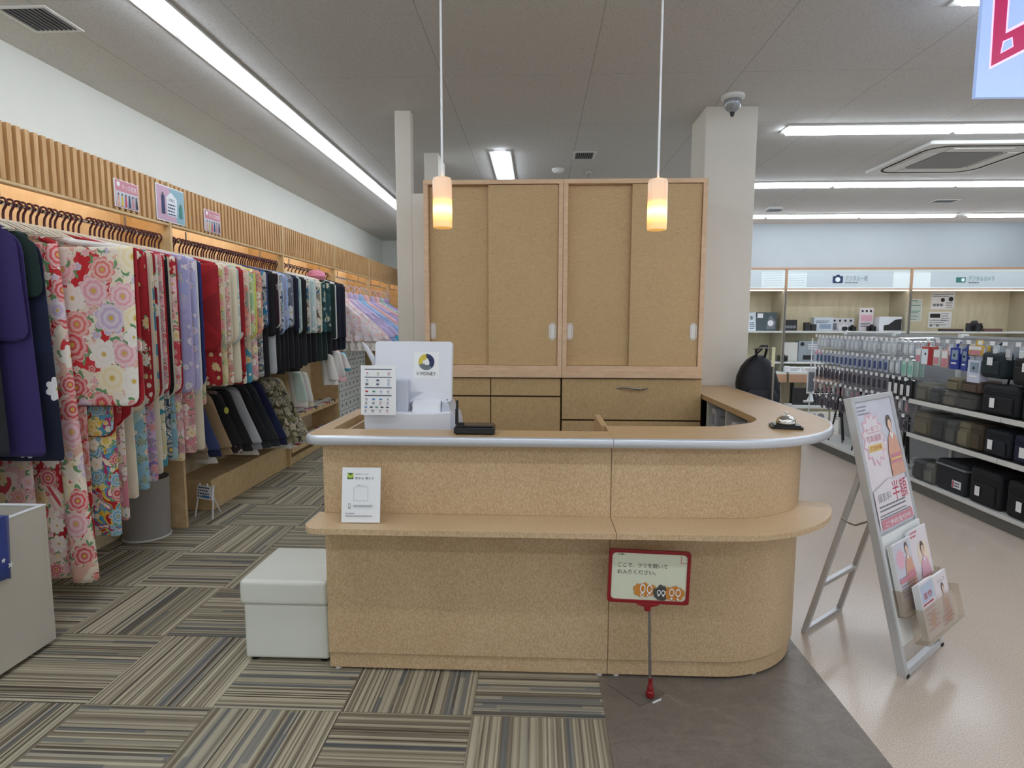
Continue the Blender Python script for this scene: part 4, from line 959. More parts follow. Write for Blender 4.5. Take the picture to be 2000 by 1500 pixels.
row=[('multi','multi','crimson','bold patchwork kimono in red, yellow and turquoise',.30,.86),
('redpink','pink','redc','pink and crimson floral kimono with a narrow hem',.36,.9),
('red','cream','white','white kimono with red and green leaf sprays',.46,.92),
('cream','skyblue','cream','pale blue kimono hem with dark leaf sprays',.49,.95),
('red','purple','redc','mauve and purple floral kimono with gold seam',.52,.98),
('cream','cream','tealband','cream kimono with a turquoise lining edge',.55,1.0),
('crimson','tealband','white','crimson kimono with an ivory undersleeve',.58,1.0),
('pink','greyblue','redc','pink striped kimono with red lining',.62,1.03),
('black','skyblue','cream','black and cream kimono with red hems',.60,1.0),
('redpink','pink','crimson','small pink kimono squeezed beside the lavender one',.58,1.02),
('lavender','pink','lil','plain lavender kimono',.62,1.02),
('lavblue','cream','white','lavender blue kimono with silver blossoms and rounded sleeve',.62,1.0),
('white','pink','white','slim white kimono edge',.9,1.05),
('navy','yellowgreen','bluec','plain dark navy kimono sleeve',.9,1.03)]
ys=[3.03,3.11,3.19,3.27,3.345,3.40,3.46,3.52,3.575,3.62,3.675,3.765,3.84,3.92]
for i_,(y,(sl,bd,ln,ds,zb,zs)) in enumerate(zip(ys,row)):
    K_(ds+', rear part of the nearest rail',y,sl,bd,xf=-2.19 if 'lavender' in ds and 'beside' not in ds else -2.245+rd.uniform(-.015,.015),zs=zs,zb=zb,lining=ln,gap=min((ys+[3.99])[i_+1]-y,y-([2.97]+ys)[i_]))
# ivory undersleeve top as in the photo
# second bay, girls -------------------------------------------------
row=[('crimson','red','redc','scarlet kimono with white dots, first of the second bay'),('yellowgreen','yellowgreen','cream','yellow green floral kimono beside the scarlet one'),
('pink','coral','cream','dusty pink kimono with large blossoms and round sleeve'),('cream','cream','aqua','cream kimono with a white chrysanthemum'),
('crimson','red','redc','plain deep red kimono between the cream and the salmon one'),('coral','tealband','cream','salmon kimono with red sprigs'),
('greenpink','pink','yel','green kimono turning pink towards the sleeve end'),('coral','greyblue','coral','coral speckled kimono, last of the girls\' group')]
for k,(sl,bd,ln,ds) in enumerate(row):
    K_(ds,4.12+.093*k,sl,bd,xf=-2.25+rd.uniform(-.01,.01),zs=1.26+.012*k,zb=.985+rd.uniform(-.01,.03),lining=ln,r=.09)
# boys' formal sets --------------------------------------------------
row=[('greyblue','black','blueslate','grey and bright blue crest patterned boy\'s kimono, broad face to the aisle',1.42,.74),('blackc','lgrey','blackc','black boy\'s kimono with grey striped hakama below',1.35,.78),
('maroon','blackc','white','maroon boy\'s kimono with white rings and pale edging',1.42,.80),('silver','blackc','babyblue','pale grey boy\'s kimono with light blue edge',1.36,.80),
('lavblue','blackc','babyblue','light blue patterned boy\'s kimono on the second rail',1.40,.82),('silver','blackc','grey','silver and charcoal cloud patterned boy\'s kimono',1.42,.84),
('navyd','blackc','navy','dark navy boy\'s kimono beside the silver one',1.38,.84),('aqua','blackc','mint','pale aqua boy\'s kimono with a straight sleeve',1.36,.88),
('blackc','charcoal','blackc','black boy\'s kimono at the end of the second bay',1.36,.88)]
for k,(sl,bd,ln,ds,zs,zb) in enumerate(row):
    K_(ds,4.89+.100*k,sl,bd,xf=-2.24+rd.uniform(-.01,.01),zs=zs,zb=1.0+.02*(k%3),lining=ln,r=.05,xs=-2.56,zt=1.89)
row=[('brown','blackc','white','brown, white and blue boy\'s kimono in the third bay'),('aqua','blackc','white','ice blue boy\'s kimono in the third bay'),('brown','greend','cream','cream and brown boy\'s kimono in the third bay'),('teal','greend','teal','teal boy\'s kimono with olive leaves in the third bay'),
('teal','blackc','greend','deep green boy\'s kimono in the third bay'),('greend','blackc','white','dark green boy\'s kimono with white collar in the third bay'),
('navyd','navyd','navyd','black pleated hakama trousers in the third bay'),('navyd','navyd','blackc','navy pleated hakama trousers before the white dresses')]
for k,(sl,bd,ln,ds) in enumerate(row):
    z=1.28 if k>4 else 1.36; K_(ds,5.90+.155*k,sl,bd,xf=-2.28,zs=z,zb=1.14 if k>4 else 1.05,lining=ln,gap=.145,r=.02,xs=-2.66 if k>5 else -2.52,zt=1.90)
m=MB(); m.lathe([(0,0),(.075,.01),(.10,.05),(.085,.095),(.03,.12),(0,.122)],F['pinkc'],n=18); solo(m,'bonnet','round pink cloth bonnet lying on top of the hanging clothes','hat',(-2.38,6.35,1.905),smooth=True)
# dresses ---------------------------------------------------------------
def dress(label,Y,mt,mt2,xf,zb,zt=1.86,amp=.022,th=.10):
    t=thing('gown',label,'dress',(RX,Y,1.95),0,None)
    m=MB(); sheet(m,(-2.64,-2.82),(-2.49,xf),zt-.07,zb,Y,th,F[mt],ra=.05,rb=.06,amp=amp,kw=70,ph=Y*5,nu=26,nv=16,curve=.02); m.build('skirt',t,smooth=True)
    m=MB(); sheet(m,(-2.63,-2.80),(-2.49,xf+.03),zt-.09,zb+.12,Y-.035,th*.6,F[mt2],ra=.04,rb=.06,amp=amp*.8,kw=55,ph=Y*3,nu=22,nv=12,curve=.02); m.build('overskirt',t,smooth=True)
    m=MB(); sheet(m,-2.65,-2.47,zt,zt-.12,Y-.01,.07,F[mt2],rb=.02,amp=.008,kw=40,ph=Y,rt_=.05); m.build('bodice',t,smooth=True)
    for s_,x in ((-1,-2.66),(1,-2.44)):
        m=MB(); m.tube([(x,Y,zt-.01),(x+.02*s_*-1,Y,zt+.06),(RX+.03*s_,Y,zt+.10)],.006,F[mt2],6); m.build('strap',t)
    return t
for k,(mt,mt2,ds) in enumerate([('tulle','pastel','ivory tulle gown with peach blossoms, first of the dresses'),('rose','pastel','pink ruffled gown beside the ivory one'),('pastel','lil','blush gown with lilac overskirt'),('babyblue','lil','lilac and light blue gown with small blossoms'),
    ('cyan','babyblue','bright turquoise gown in the fourth bay'),('lil','rose','pale mauve gown behind the turquoise one'),('violet','lil','violet gown near the fifth bay'),('pastel','rose','powder pink gown near the far end'),('mint','aqua','mint gown near the left pillar'),('cyan','violet','turquoise and violet gown at the far end')]):
    dress(ds,[7.44,7.68,7.92,8.16,8.42,8.68,8.98,9.26,9.55,9.84][k],mt,mt2,-1.93+.012*k,1.10+.02*k)
# suits on the low rail of the second bay -----------------------------------
def suit(label,Y,mt,mt2,zb=.42,xf=-2.33,zt=.97,emb=None,cat='suit',k_=0):
    t=thing('suit_jacket',label,'suit',(-2.62,Y,1.0))
    m=MB(); sheet(m,(-2.72,-2.80),(-2.50,xf),zt,zb,Y,.06,F[mt],rb=.015,amp=.008,kw=20,ph=Y*7,rt_=.05); m.build('jacket',t,smooth=True,angle=60)
    m=MB(); sheet(m,(-2.66,-2.70),(-2.485,xf+.012),zt-.02,zb+.06,Y-.030,.035,F[mt2],rb=.02,amp=.005,kw=20,ph=Y,rt_=.05); m.build('sleeve',t,smooth=True,angle=60)
    if k_%4==1:
        m=MB(); sheet(m,-2.56,(xf-.06,xf-.03),zb+.02,zb-.05,Y,.012,F['white'],rb=.01,amp=.006,kw=30,ph=Y,nv=5); m.build('shirt_tail',t,smooth=True)
    m=MB(); m.tube([(-2.62,Y,zt-.03),(-2.62,Y,.965)],.004,M_steel,6); m.build('hanger_hook',t)
    if emb:
        m=MB(); m.lathe([(0,0),(.022,0),(.022,.003),(0,.003)],F['yel'],n=14); m.v=[Vector((v.x*.8-2.42,Y-.052-v.z,v.y*1.2+.78)) for v in m.v]; m.build('crest',t)
    return t
for k,(a,b,ds) in enumerate([('taupe','taupe','taupe child\'s suit, first on the low rail'),('navy','blueslate','navy child\'s suit with blue sleeve on the low rail'),('tan','tan','tan child\'s suit with light brown sleeve on the low rail'),
    ('maroon','blackc','black blazer with a yellow chest crest on the low rail'),('blackc','blackc','plain black child\'s suit on the low rail'),('grey','lgrey','light grey child\'s suit with white piping'),('charcoal','blackc','charcoal and black child\'s suit on the low rail'),
    ('charcoal','charcoal','dark grey child\'s suit beside the navy jacket'),('navy','navy','dark blue child\'s jacket before the tapestry clothes'),('camo','camo','olive tapestry vest, front one of the three'),('camo','camo','olive tapestry vest, middle one of the three'),('cream','camo','cream and olive tapestry vest at the end of the low rail')]):
    suit(ds,4.10+.14*k,a,b,zb=.48-.016*k,emb=(k==3),k_=k,xf=-2.36+.012*k,zt=.93)
# grey paper bin and small notice easel on the floor
t=thing('waste_bin','grey round bin standing under the kimonos in the nearest bay','bin',(-2.685,3.845,0))
M_gbin=mat('grey_bin','#9d9a97',.55,0,.02,4)
m=MB(); m.lathe([(0,.004),(.145,.004),(.152,.40),(.158,.41),(.150,.41),(.143,.02),(0,.02)],M_gbin,(-2.685,3.845,0),36); m.build('bin_body',t,smooth=True)
m=MB(); m.lathe([(.146,.0),(.150,.0),(.150,.01),(.146,.01)],M_white_s,(-2.685,3.845,0),36); m.build('base_ring',t)
t=thing('notice_easel','small white folding notice easel on the carpet in the second bay','notice easel',(-2.50,4.22,0),math.radians(-20))
m=MB(); m.tube([(-.09,0,0),(-.07,.04,.25)],.006,M_white_s,6); m.tube([(.09,0,0),(.07,.04,.25)],.006,M_white_s,6); m.tube([(0,.15,0),(0,.04,.25)],.006,M_white_s,6); m.build('legs',t,local=True)
m=MB(); m.box(-.08,.08,.0,.006,0,.10,M_paper,Matrix.Translation((0,.010,.14))@Matrix.Rotation(-.16,4,'X')); m.build('notice_board',t,local=True)
p=Print(Matrix.Translation((0,.009,.14))@Matrix.Rotation(-.16,4,'X')); p.bars(-.07,.08,.07,4,.010,.022,M_inkn,33); p.rect(-.02,.01,.05,.03,mat('blue_ink','#3f7fc0',.6,0,0)); p.mb.build('notice_print',t,local=True)
# posters on the slatted header
def poster(label,Y0,Y1,z0,z1,draw):
    t=thing('header_poster',label,'poster',(XF,(Y0+Y1)/2,(z0+z1)/2))
    Mx=Matrix(((0,-1,0,XF+.006),(1,0,0,Y0),(0,0,1,z0),(0,0,0,1)))   # local x -> +Y, local y(-) -> +X
    W_,H_=Y1-Y0,z1-z0
    m=MB(); m.M=Mx; m.box(0,W_,.001,.005,0,H_,M_paper); m.build('board',t)
    p=Print(Mx); draw(p,W_,H_); p.build('poster_print',t); return t
def pr1(p,W_,H_):
    p.rect(.006,.004,W_-.006,H_-.004,PR); p.rect(.010,.008,W_-.010,H_*.58,mat('poster_ice','#cfd3de',.5,0,.05)); star(p,W_*.16,H_*.83,H_*.10,H_*.08,10,M_paper); p.text(W_*.60,H_*.68,H_*.22,'キッズ衣装',M_paper,W_*.62,'C')
    for k,c in enumerate((OR_,MY,RS,M_inkn,PR,M_ink)):
        x=W_*(.14+.145*k); p.disc(x,H_*.47,H_*.045,HR); p.poly([(x-W_*.045,.01),(x+W_*.045,.01),(x+W_*.025,H_*.42),(x-W_*.025,H_*.42)],c)
def pr2(p,W_,H_):
    p.rect(.006,.006,W_-.006,H_-.006,mat('poster_mauve','#c9a7bd',.5,0,.06)); p.poly([(W_*.45,H_-.006),(W_-.006,H_-.006),(W_-.006,.006),(W_*.70,.006)],mat('poster_teal','#8fb6c4',.5,0,.06))
    p.poly([(W_*.34,H_*.70),(W_*.52,H_*.86),(W_*.72,H_*.70),(W_*.70,H_*.18),(W_*.36,H_*.18)],mat('poster_pale','#e4e9ef',.5,0,0))
    p.text(W_*.53,H_*.60,H_*.10,'お得な',M_inkn,W_*.22,'C'); p.bars(W_*.38,H_*.48,W_*.68,4,H_*.04,H_*.09,M_inkn,41)
    for x,c,s_ in ((W_*.22,M_inkn,1),(W_*.84,M_inkg,.7)): p.disc(x,H_*.66*s_+H_*.1,H_*.04,HR); p.poly([(x-W_*.06,H_*.20),(x+W_*.06,H_*.20),(x+W_*.05,H_*.62*s_+H_*.1),(x-W_*.05,H_*.62*s_+H_*.1)],c)
poster('small red and white poster of costumed children, left one on the slats',3.478,3.690,2.150,2.312,pr1)
poster('larger mauve and blue poster with a pale tag shape on the slats',3.865,4.175,2.140,2.374,pr2)
poster('small red and white poster of costumed children, right of the mauve one',4.425,4.650,2.150,2.312,pr1)
# white drawer stacks in the fourth bay, shelves with sandals in the third
t=thing('drawer_unit','tall unit of small white plastic drawers in the fourth clothes bay','drawer unit',(-2.66,8.0,.07))
M_dr=mat('drawer_white','#e8eae8',.45,0,.03,5)
m=MB(); m.box(-2.82,-2.515,7.345,8.50,.071,1.10,M_ink2); m.build('carcass',t)
for c_ in range(7):
    for r_ in range(8):
        y0_=7.352+c_*.163; z0_=.08+r_*.127
        m=MB(); m.box(-2.515,-2.497,y0_,y0_+.155,z0_,z0_+.119,M_dr); m.box(-2.4972,-2.4955,y0_+.06,y0_+.095,z0_+.045,z0_+.085,M_ink2); m.build('drawer',t)
m=MB(); 
for c_ in range(2):
    for r_ in range(8): m.box(-2.80+c_*.15,-2.665+c_*.15,7.338,7.345,.085+r_*.127,.195+r_*.127,M_dr)
m.build('end_panel',t)
for z,nm in ((.49,'upper'),(.16,'lower')):
    t=thing('display_shelf','%s maple shelf across the third clothes bay'%nm,'shelf',(-2.66,6.55,z)); m=MB(); m.box(-2.838,-2.50,5.83,7.275,z-.02,z,M_maple); m.build('shelf_board',t); m=MB(); m.box(-2.50,-2.49,5.83,7.275,z-.03,z+.02,M_maple); m.build('front_lip',t)
def sandal():
    t=thing('sandal','','sandal',(-2.6,6,.5)); m=MB(); m.prism([(x*.11,y*.042) for x,y in [(-1,-.5),(-.8,-.85),(-.3,-.8),(.4,-1),(.85,-.8),(1,0),(.85,.8),(.4,1),(-.3,.8),(-.8,.85),(-1,.5)]],.001,.022,F['redc']); m.build('sole',t,local=True,bevel=.003)
    m=MB(); m.tube([(-.03,-.034,.02),(.01,-.022,.042),(.055,0,.024),(.01,.022,.042),(-.03,.034,.02)],.006,F['white'],6); m.build('strap',t,local=True,smooth=True); return t
sd=sandal(); first=True
cols_=['redc','rose','white','lgrey','pinkc','cream','blackc','navy']
for z,nm in ((.49,'upper'),(.16,'lower')):
    for k in range(11):
        for s_ in (0,1):
            loc=(-2.60+rd.uniform(-.01,.01),5.90+.122*k+.052*s_,z); c_=cols_[(k*3+(5 if nm=='lower' else 0))%8]; cn={'redc':'red','rose':'rose pink','white':'white','lgrey':'light grey','pinkc':'pink','cream':'cream','blackc':'black','navy':'navy'}[c_]
            lb='%s child\'s sandal with a white strap on the %s shelf of the third bay'%(cn,nm)
            if first: sd.location=loc; sd['label']=lb; sd['group']='sandals on the third bay shelves'; first=False
            else: dup(sd,loc,rd.uniform(-.1,.1),lb,'sandals on the third bay shelves',matmap={F['redc']:F[c_]})
for k,(x,y,z,c_,ds) in enumerate([(-2.34,5.80,.92,'white','folded white underrobe hanging low beyond the tapestry vests'),(-2.33,5.93,.90,'cream','folded cream underrobe hanging low next to the white one'),(-2.28,6.55,1.06,'white','white and mint skirt hanging under the dark trousers'),(-2.26,6.75,1.08,'rose','blush sash hanging under the navy trousers'),(-2.25,6.9,1.05,'cyan','turquoise tassel sash by the white drawer unit')]):
    t=thing('hanging_cloth',ds,'garment',(x,y,z)); m=MB(); h_=.30 if k<4 else .16
    sheet(m,(x-.16,x-.13),(x-.02,x+.05),z+.06,z-h_,y,.05,F[c_],rb=.02,amp=.01,kw=40,ph=k,rt_=.03); m.build('panel',t,smooth=True)
    m=MB(); sheet(m,(x-.10,x-.06),(x-.015,x+.06),z+.05,z-h_*.8,y-.03,.02,F['white' if k else 'mint'],rb=.02,amp=.01,kw=40,ph=k+1,rt_=.03); m.build('front_layer',t,smooth=True)
    m=MB(); m.tube([(x-.08,y,z+.05),(x-.10,y,z+.16)],.004,M_arm,6); m.build('hook',t)
# navy sleeve over the bin edge
t=thing('draped_cloth','navy cloth with white marks draped over the side of the white bin','cloth',(-2.2,2.2,.66))
m=MB(); pts=[]
for j in range(9):
    v=j/8; x=-2.36+.17*min(1,v*2); z=.672-(0 if v<.5 else (v-.5)*2*.26)
    x=x if v<.5 else -2.183
    for i in range(9):
        u=i/8; yy=1.98+.32*u-(.03*v if i==8 else 0); pts.append((x+.006*math.sin(u*9),yy,z+.004*math.sin(u*7+v*3)+( -.0 if i not in (0,8) else -.004)))
f=[(j*9+i,j*9+i+1,(j+1)*9+i+1,(j+1)*9+i) for j in range(8) for i in range(8)]
m.add(pts,f,F['bluec']); o=m.build('fold',t,smooth=True); sl_=o.modifiers.new('thickness','SOLIDIFY'); sl_.thickness=.012
pp=Print(Matrix(((0,-1,0,-2.168),(1,0,0,2.20),(0,0,1,.50),(0,0,0,1)))); star(pp,0.03,0.0,.012,.005,5,M_paper); star(pp,.06,-.03,.016,.006,5,M_paper); pp.build('white_marks',t)

# ------------------------------------------------------------------ camera department: back display bays
M_trim=mat('orange_beech_trim','#c29a7c',.45,0,.05); M_bk=wood('pale_back_panel','#cdc6a8','#d6cfb2','#dfd9be',(14,14,3),.5)
s_=N('lit_header'); s_.set(col='#cdd8da',em='#dff0f5',es=.20,rough=.3); M_hdr=s_.m
s_=N('lit_header_film'); s_.set(col='#b9c6cd',em='#cfdde6',es=.12,rough=.3); M_hdr2=s_.m
M_upr=mat('grey_upright','#7d7a78',.4,.5,.03); M_shelf=mat('white_shelf','#dfe3e1',.4,0,.02)
YD=8.80; YDB=9.30
M_bks=mat('bay_side_panel','#c3bda6',.5,0,.04)
dx=[1.82,3.58,5.34,7.10]
for i,(a,b) in enumerate(zip(dx,dx[1:])):
    t=thing('display_bay',['left camera display bay with a lit header, half hidden by the pillar','middle camera display bay with a navy camera sign on its lit header','right camera display bay with a teal camera sign on its lit header'][i],'display bay',((a+b)/2,YD,0),0,'camera display bays on the back wall')
    m=MB(); m.box(a,b,YDB-.02,YDB,.0,2.26,M_bk); m.build('back_panel',t)
    m=MB(); m.box(a+.001,a+.03,YD+.02,YDB-.02,.0,2.234,M_bks); m.build('side_panel',t)
    if i==2: m=MB(); m.box(b,b+.03,YD,YDB,.0,2.26,M_bks); m.build('side_panel',t)
    m=MB(); m.box(a,a+.03,YD-.001,YD+.02,1.94,2.234,M_trim); m.build('front_edge',t)
    m=MB(); m.box(a,b,YD-.005,YDB-.02,2.235,2.262,M_trim); m.build('top_rail',t); m=MB(); m.box(a+.03,b,YD,YDB-.02,1.945,1.962,M_trim); m.build('header_soffit',t)
    m=MB(); m.box(a+.035,b-.006,YD+.01,YD+.05,1.965,2.232,M_hdr); m.build('lit_header',t)
    m=MB(); m.box(a+.035,b-.006,YD+.03,YD+.06,1.930,1.944,emis('shelf_lamp','#fffaf0',2.2)); m.build('shelf_lamp',t)
    for z in (1.35,.90): m=MB(); m.box(a+.032,b-.002,YD+.02,YDB-.021,z-.025,z,M_shelf); m.build('shelf_board',t)
    m=MB(); m.box(a+.032,b-.002,YD-.20,YDB-.021,.735,.76,M_shelf); m.build('desk_top',t)
    m=MB(); m.box(a+.032,b-.002,YD-.21,YD-.19,.62,.735,M_trim); m.build('desk_apron',t)
    for x in ((a+.10,b-.10)): m=MB(); m.box(x-.02,x+.02,YD-.18,YD-.14,0,.735,M_blk); m.build('desk_leg',t)
    m=MB(); m.box(a+.002,a+.020,YD-.022,YD-.002,.76,1.95,M_upr); m.build('upright',t)
    p=Print(Matrix.Translation((a,YD+.009,0)),.001)
    if i==1:
        p.rect(.30,1.985,1.52,2.20,M_hdr2); x,z=.46+.28,2.09; p.rr(x,z,.145,.10,.015,M_inkn); p.rr(x-.0,z+.055,.05,.03,.006,M_inkn); p.disc(x,z,.035,M_hdr); p.text(x+.10,z-.015,.085,'デジタル一眼',mat('sign_grey_blue','#7f8f9a',.6,0,0),.32); p.bars(x+.10,z-.05,x+.30,1,.014,.02,M_ink2,51)
        for k in range(6): p.poly([(.04,2.0+.034*k),(.28,2.008+.034*k),(.28,2.018+.034*k),(.04,2.008+.034*k)],M_hdr2)
    if i==2:
        p.rect(.28,1.985,1.65,2.20,M_hdr2); x,z=.70,2.085; p.rr(x,z,.135,.075,.012,M_inkg); p.disc(x+.03,z,.025,M_hdr); p.text(x+.10,z-.012,.08,'デジタルカメラ',mat('sign_teal_grey','#6f9c9c',.6,0,0),.36); p.bars(x+.10,z-.045,x+.32,1,.014,.02,M_ink2,52)
    if i==0:
        for k in range(6): p.poly([(1.45,2.0+.034*k),(1.72,2.008+.034*k),(1.72,2.018+.034*k),(1.45,2.008+.034*k)],M_hdr2)
        p.rect(.9,1.985,1.42,2.21,M_hdr2)
    p.build('header_print',t)
def boxthing(name,label,cat,x,y,z,w,d,h,col,face=None,rz=0,rx=0,group=None,bevel=.003,extra=None):
    t=thing(name,label,cat,(x,y,z),(rx,0,rz),group)
    m=MB(); m.box(-w/2,w/2,-d/2,d/2,.0005,h,mat(name+'_'+col[1:],col,.5,0,.03,8)); m.build('body',t,local=True,bevel=min(bevel,d/4,w/4))
    p=Print(Matrix.Translation((0,-d/2-.0008,0)),.0006)
    if face: face(p,w,h)
    if p.mb.v: p.mb.build('face_print',t,local=True)
    if extra: extra(t)
    return t
def f_lines(c1,c2,seed):
    def g(p,w,h):
        p.rect(-w*.40,h*.62,w*.40,h*.90,c1); p.bars(-w*.38,h*.48,w*.38,3,h*.06,h*.15,c2,seed)
    return g
def camera(label,x,y,z,s=1,col='#1c1c1f',rz=0,group='cameras on the back display'):
    t=thing('camera',label,'camera',(x,y,z),rz,group); b=mat('camera_body_'+col[1:],col,.4,0,.05)
    m=MB(); m.box(-.065*s,.065*s,-.018*s,.018*s,.0005,.075*s,b); m.build('body',t,local=True,bevel=.006*s)
    m=MB(); m.add([(-.025*s,-.018*s,.074*s),(.025*s,-.018*s,.074*s),(.025*s,.016*s,.074*s),(-.025*s,.016*s,.074*s),(-.015*s,-.014*s,.098*s),(.015*s,-.014*s,.098*s),(.015*s,.01*s,.095*s),(-.015*s,.01*s,.095*s)],[(3,2,1,0),(4,5,6,7),(0,1,5,4),(1,2,6,5),(2,3,7,6),(3,0,4,7)],b); m.build('viewfinder',t,local=True)
    m=MB(); R_=Matrix.Translation((0,-.018*s,.036*s))@Matrix.Rotation(PI/2,4,'X'); m.lathe([(0,0),(.032*s,0),(.032*s,.03*s),(.029*s,.03*s),(.029*s,.055*s),(.024*s,.055*s),(.020*s,.046*s),(0,.046*s)],M_blk,n=20,M=R_); m.build('lens',t,local=True,smooth=True)
    return t
Z1,Z2=1.351,.901
YS=8.95
# top shelf, from the pillar rightwards
def f_phone(p,w,h): p.rect(-w*.42,h*.06,w*.42,h*.94,M_hdr2); p.rr(-w*.1,h*.7,w*.3,h*.2,.01,M_ink2); p.bars(-w*.3,h*.4,w*.3,4,h*.05,h*.1,M_inkn,61)
boxthing('display_card','pale blue display card leaning on the top shelf beside the pillar','display card',3.17,YS-.05,Z1,.13,.02,.27,'#dbe9f2',f_phone,rx=-.10)
def f_cam(p,w,h): p.rect(-w*.45,h*.7,-w*.18,h*.94,M_paper); p.poly([(0,h*.1),(w*.4,h*.1),(w*.45,h*.5),(w*.2,h*.85),(w*.05,h*.55)],M_ink2); p.disc(w*.2,h*.42,h*.16,M_paper)
boxthing('camera_box','dark grey camera box with a white camera picture on the top shelf','box',3.37,YS+.02,Z1,.30,.16,.27,'#4b5a5f',f_cam)
def f_ph(p,w,h): p.rect(-w*.46,h*.05,w*.46,h*.95,M_ink); [p.disc(-w*.3+w*.2*k,h*.35,h*.14,M_ink2) for k in range(4)]
boxthing('framed_photo','small dark framed photo standing right of the grey upright','picture',3.73,YS,Z1,.22,.03,.165,'#6d6862',f_ph,rx=-.05)
boxthing('speaker','small black upright speaker on the top shelf, left of a pair','speaker',3.98,YS,Z1,.075,.07,.125,'#26292c')
boxthing('speaker','smaller black speaker on the top shelf, right of a pair','speaker',4.075,YS,Z1,.07,.06,.10,'#2a2e33')
def f_wb(p,w,h): p.rect(-w*.2,h*.15,w*.4,h*.5,mat('box_blue_grey','#8fa3b8',.5,0,.1,30)); p.bars(-w*.4,h*.7,w*.4,2,h*.06,h*.12,M_inkn,63)
boxthing('camera_box','white and blue camera box behind the speakers on the top shelf','box',4.24,YS+.10,Z1,.28,.12,.20,'#cfdbe6',f_wb)
def f_mix(p,w,h): [p.disc(-w*.35+w*.23*k,h*.8,h*.09,M_ink) for k in range(4)]; p.rect(-w*.42,h*.1,-w*.25,h*.6,M_ink2); p.rect(-w*.1,h*.1,w*.4,h*.4,M_hdr2)
boxthing('catalogue_stand','white catalogue board with small camera pictures on the top shelf','display board',4.56,YS+.14,Z1,.34,.03,.19,'#d5d6de',f_mix)
camera('silver fronted camera standing before the white catalogue board',4.50,YS-.02,Z1,1.0,'#d5d8da')
camera('small black camera at the middle of the top shelf',4.66,YS+.05,Z1,.9)
def f_st(p,w,h): [p.disc(-w*.3+w*.3*k,h*.86,h*.05,M_ink) for k in range(3)]; p.rect(-w*.4,h*.42,w*.4,h*.70,PK); p.bars(-w*.4,h*.32,w*.4,3,h*.03,h*.07,M_ink,65)
boxthing('price_board','tall white price board with a pink block on the top shelf','price board',4.86,YS+.06,Z1+.0,.20,.02,.34,'#e6e2e6',f_st)
camera('black camera lying low before the tall price board',4.88,YS-.06,Z1,1.0)
def f_dg(p,w,h): p.poly([(-w*.3,.01),(w*.48,.01),(w*.48,h*.85),(w*.2,h*.8),(-w*.1,h*.45),(-w*.3,h*.4)],M_blk)
boxthing('camera_box','white box with a large black camera printed on its side','box',5.14,YS,Z1,.32,.16,.21,'#dde2e8',f_dg)
camera('black camera on the open top shelf of the right display bay',6.34,YS-.05,Z1-.0,1.6,'#34343a')
boxthing('lens_case','long low brown case on the right bay shelf, left of the black camera','case',6.05,YS,Z1,.30,.10,.035,'#4a3a38')
boxthing('lens_case','low reddish brown case on the right bay shelf, right of the black camera','case',6.62,YS,Z1,.26,.10,.04,'#6b4a44')
# notices fixed to the right bay back panel
def notice(label,x0,x1,z0,z1,draw):
    t=thing('wall_notice',label,'notice',((x0+x1)/2,YDB-.024,z0)); m=MB(); m.box(x0,x1,YDB-.024,YDB-.0205,z0,z1,M_paper); m.build('sheet',t)
    p=Print(Matrix.Translation((x0,YDB-.0245,z0)),.0006); draw(p,x1-x0,z1-z0); p.build('notice_print',t)
def n1(p,w,h): p.rect(0.01,.01,w-.01,h-.01,mat('notice_pale_teal','#cfe0d8',.5,0,0)); p.rect(.02,h*.70,w-.02,h*.73,M_inkg); p.rect(.02,h*.44,w-.02,h*.47,M_inkg); p.bars(.03,h*.9,w-.03,1,.015,.02,M_inkg,70); p.bars(.03,h*.36,w*.8,3,.012,.05,M_ink2,71)
def n2(p,w,h): p.bars(.02,h*.86,w-.02,2,.015,.03,M_ink2,72); p.disc(w*.5,h*.55,.03,M_ink); p.disc(w*.85,h*.6,.035,M_ink); [p.disc(w*(.15+.15*k),h*.25,.022,M_ink2) for k in range(3)]; p.bars(w*.65,h*.35,w*.95,3,.012,.035,M_ink2,73)
def n3(p,w,h): p.rect(.02,h*.62,w*.5,h*.88,M_ink); p.bars(w*.55,h*.86,w*.95,4,.012,.035,M_ink2,74); p.bars(.02,h*.45,w*.9,3,.012,.035,M_ink2,75); p.disc(w*.12,h*.15,.02,M_ink2); p.disc(w*.4,h*.15,.02,M_ink2)
notice('pale teal striped notice on the right display bay back panel',5.60,5.82,1.50,1.83,n1)
notice('upper white notice with camera pictures on the right display bay',5.95,6.29,1.68,1.93,n2)
notice('lower white notice with a black block on the right display bay',5.93,6.27,1.40,1.64,n3)
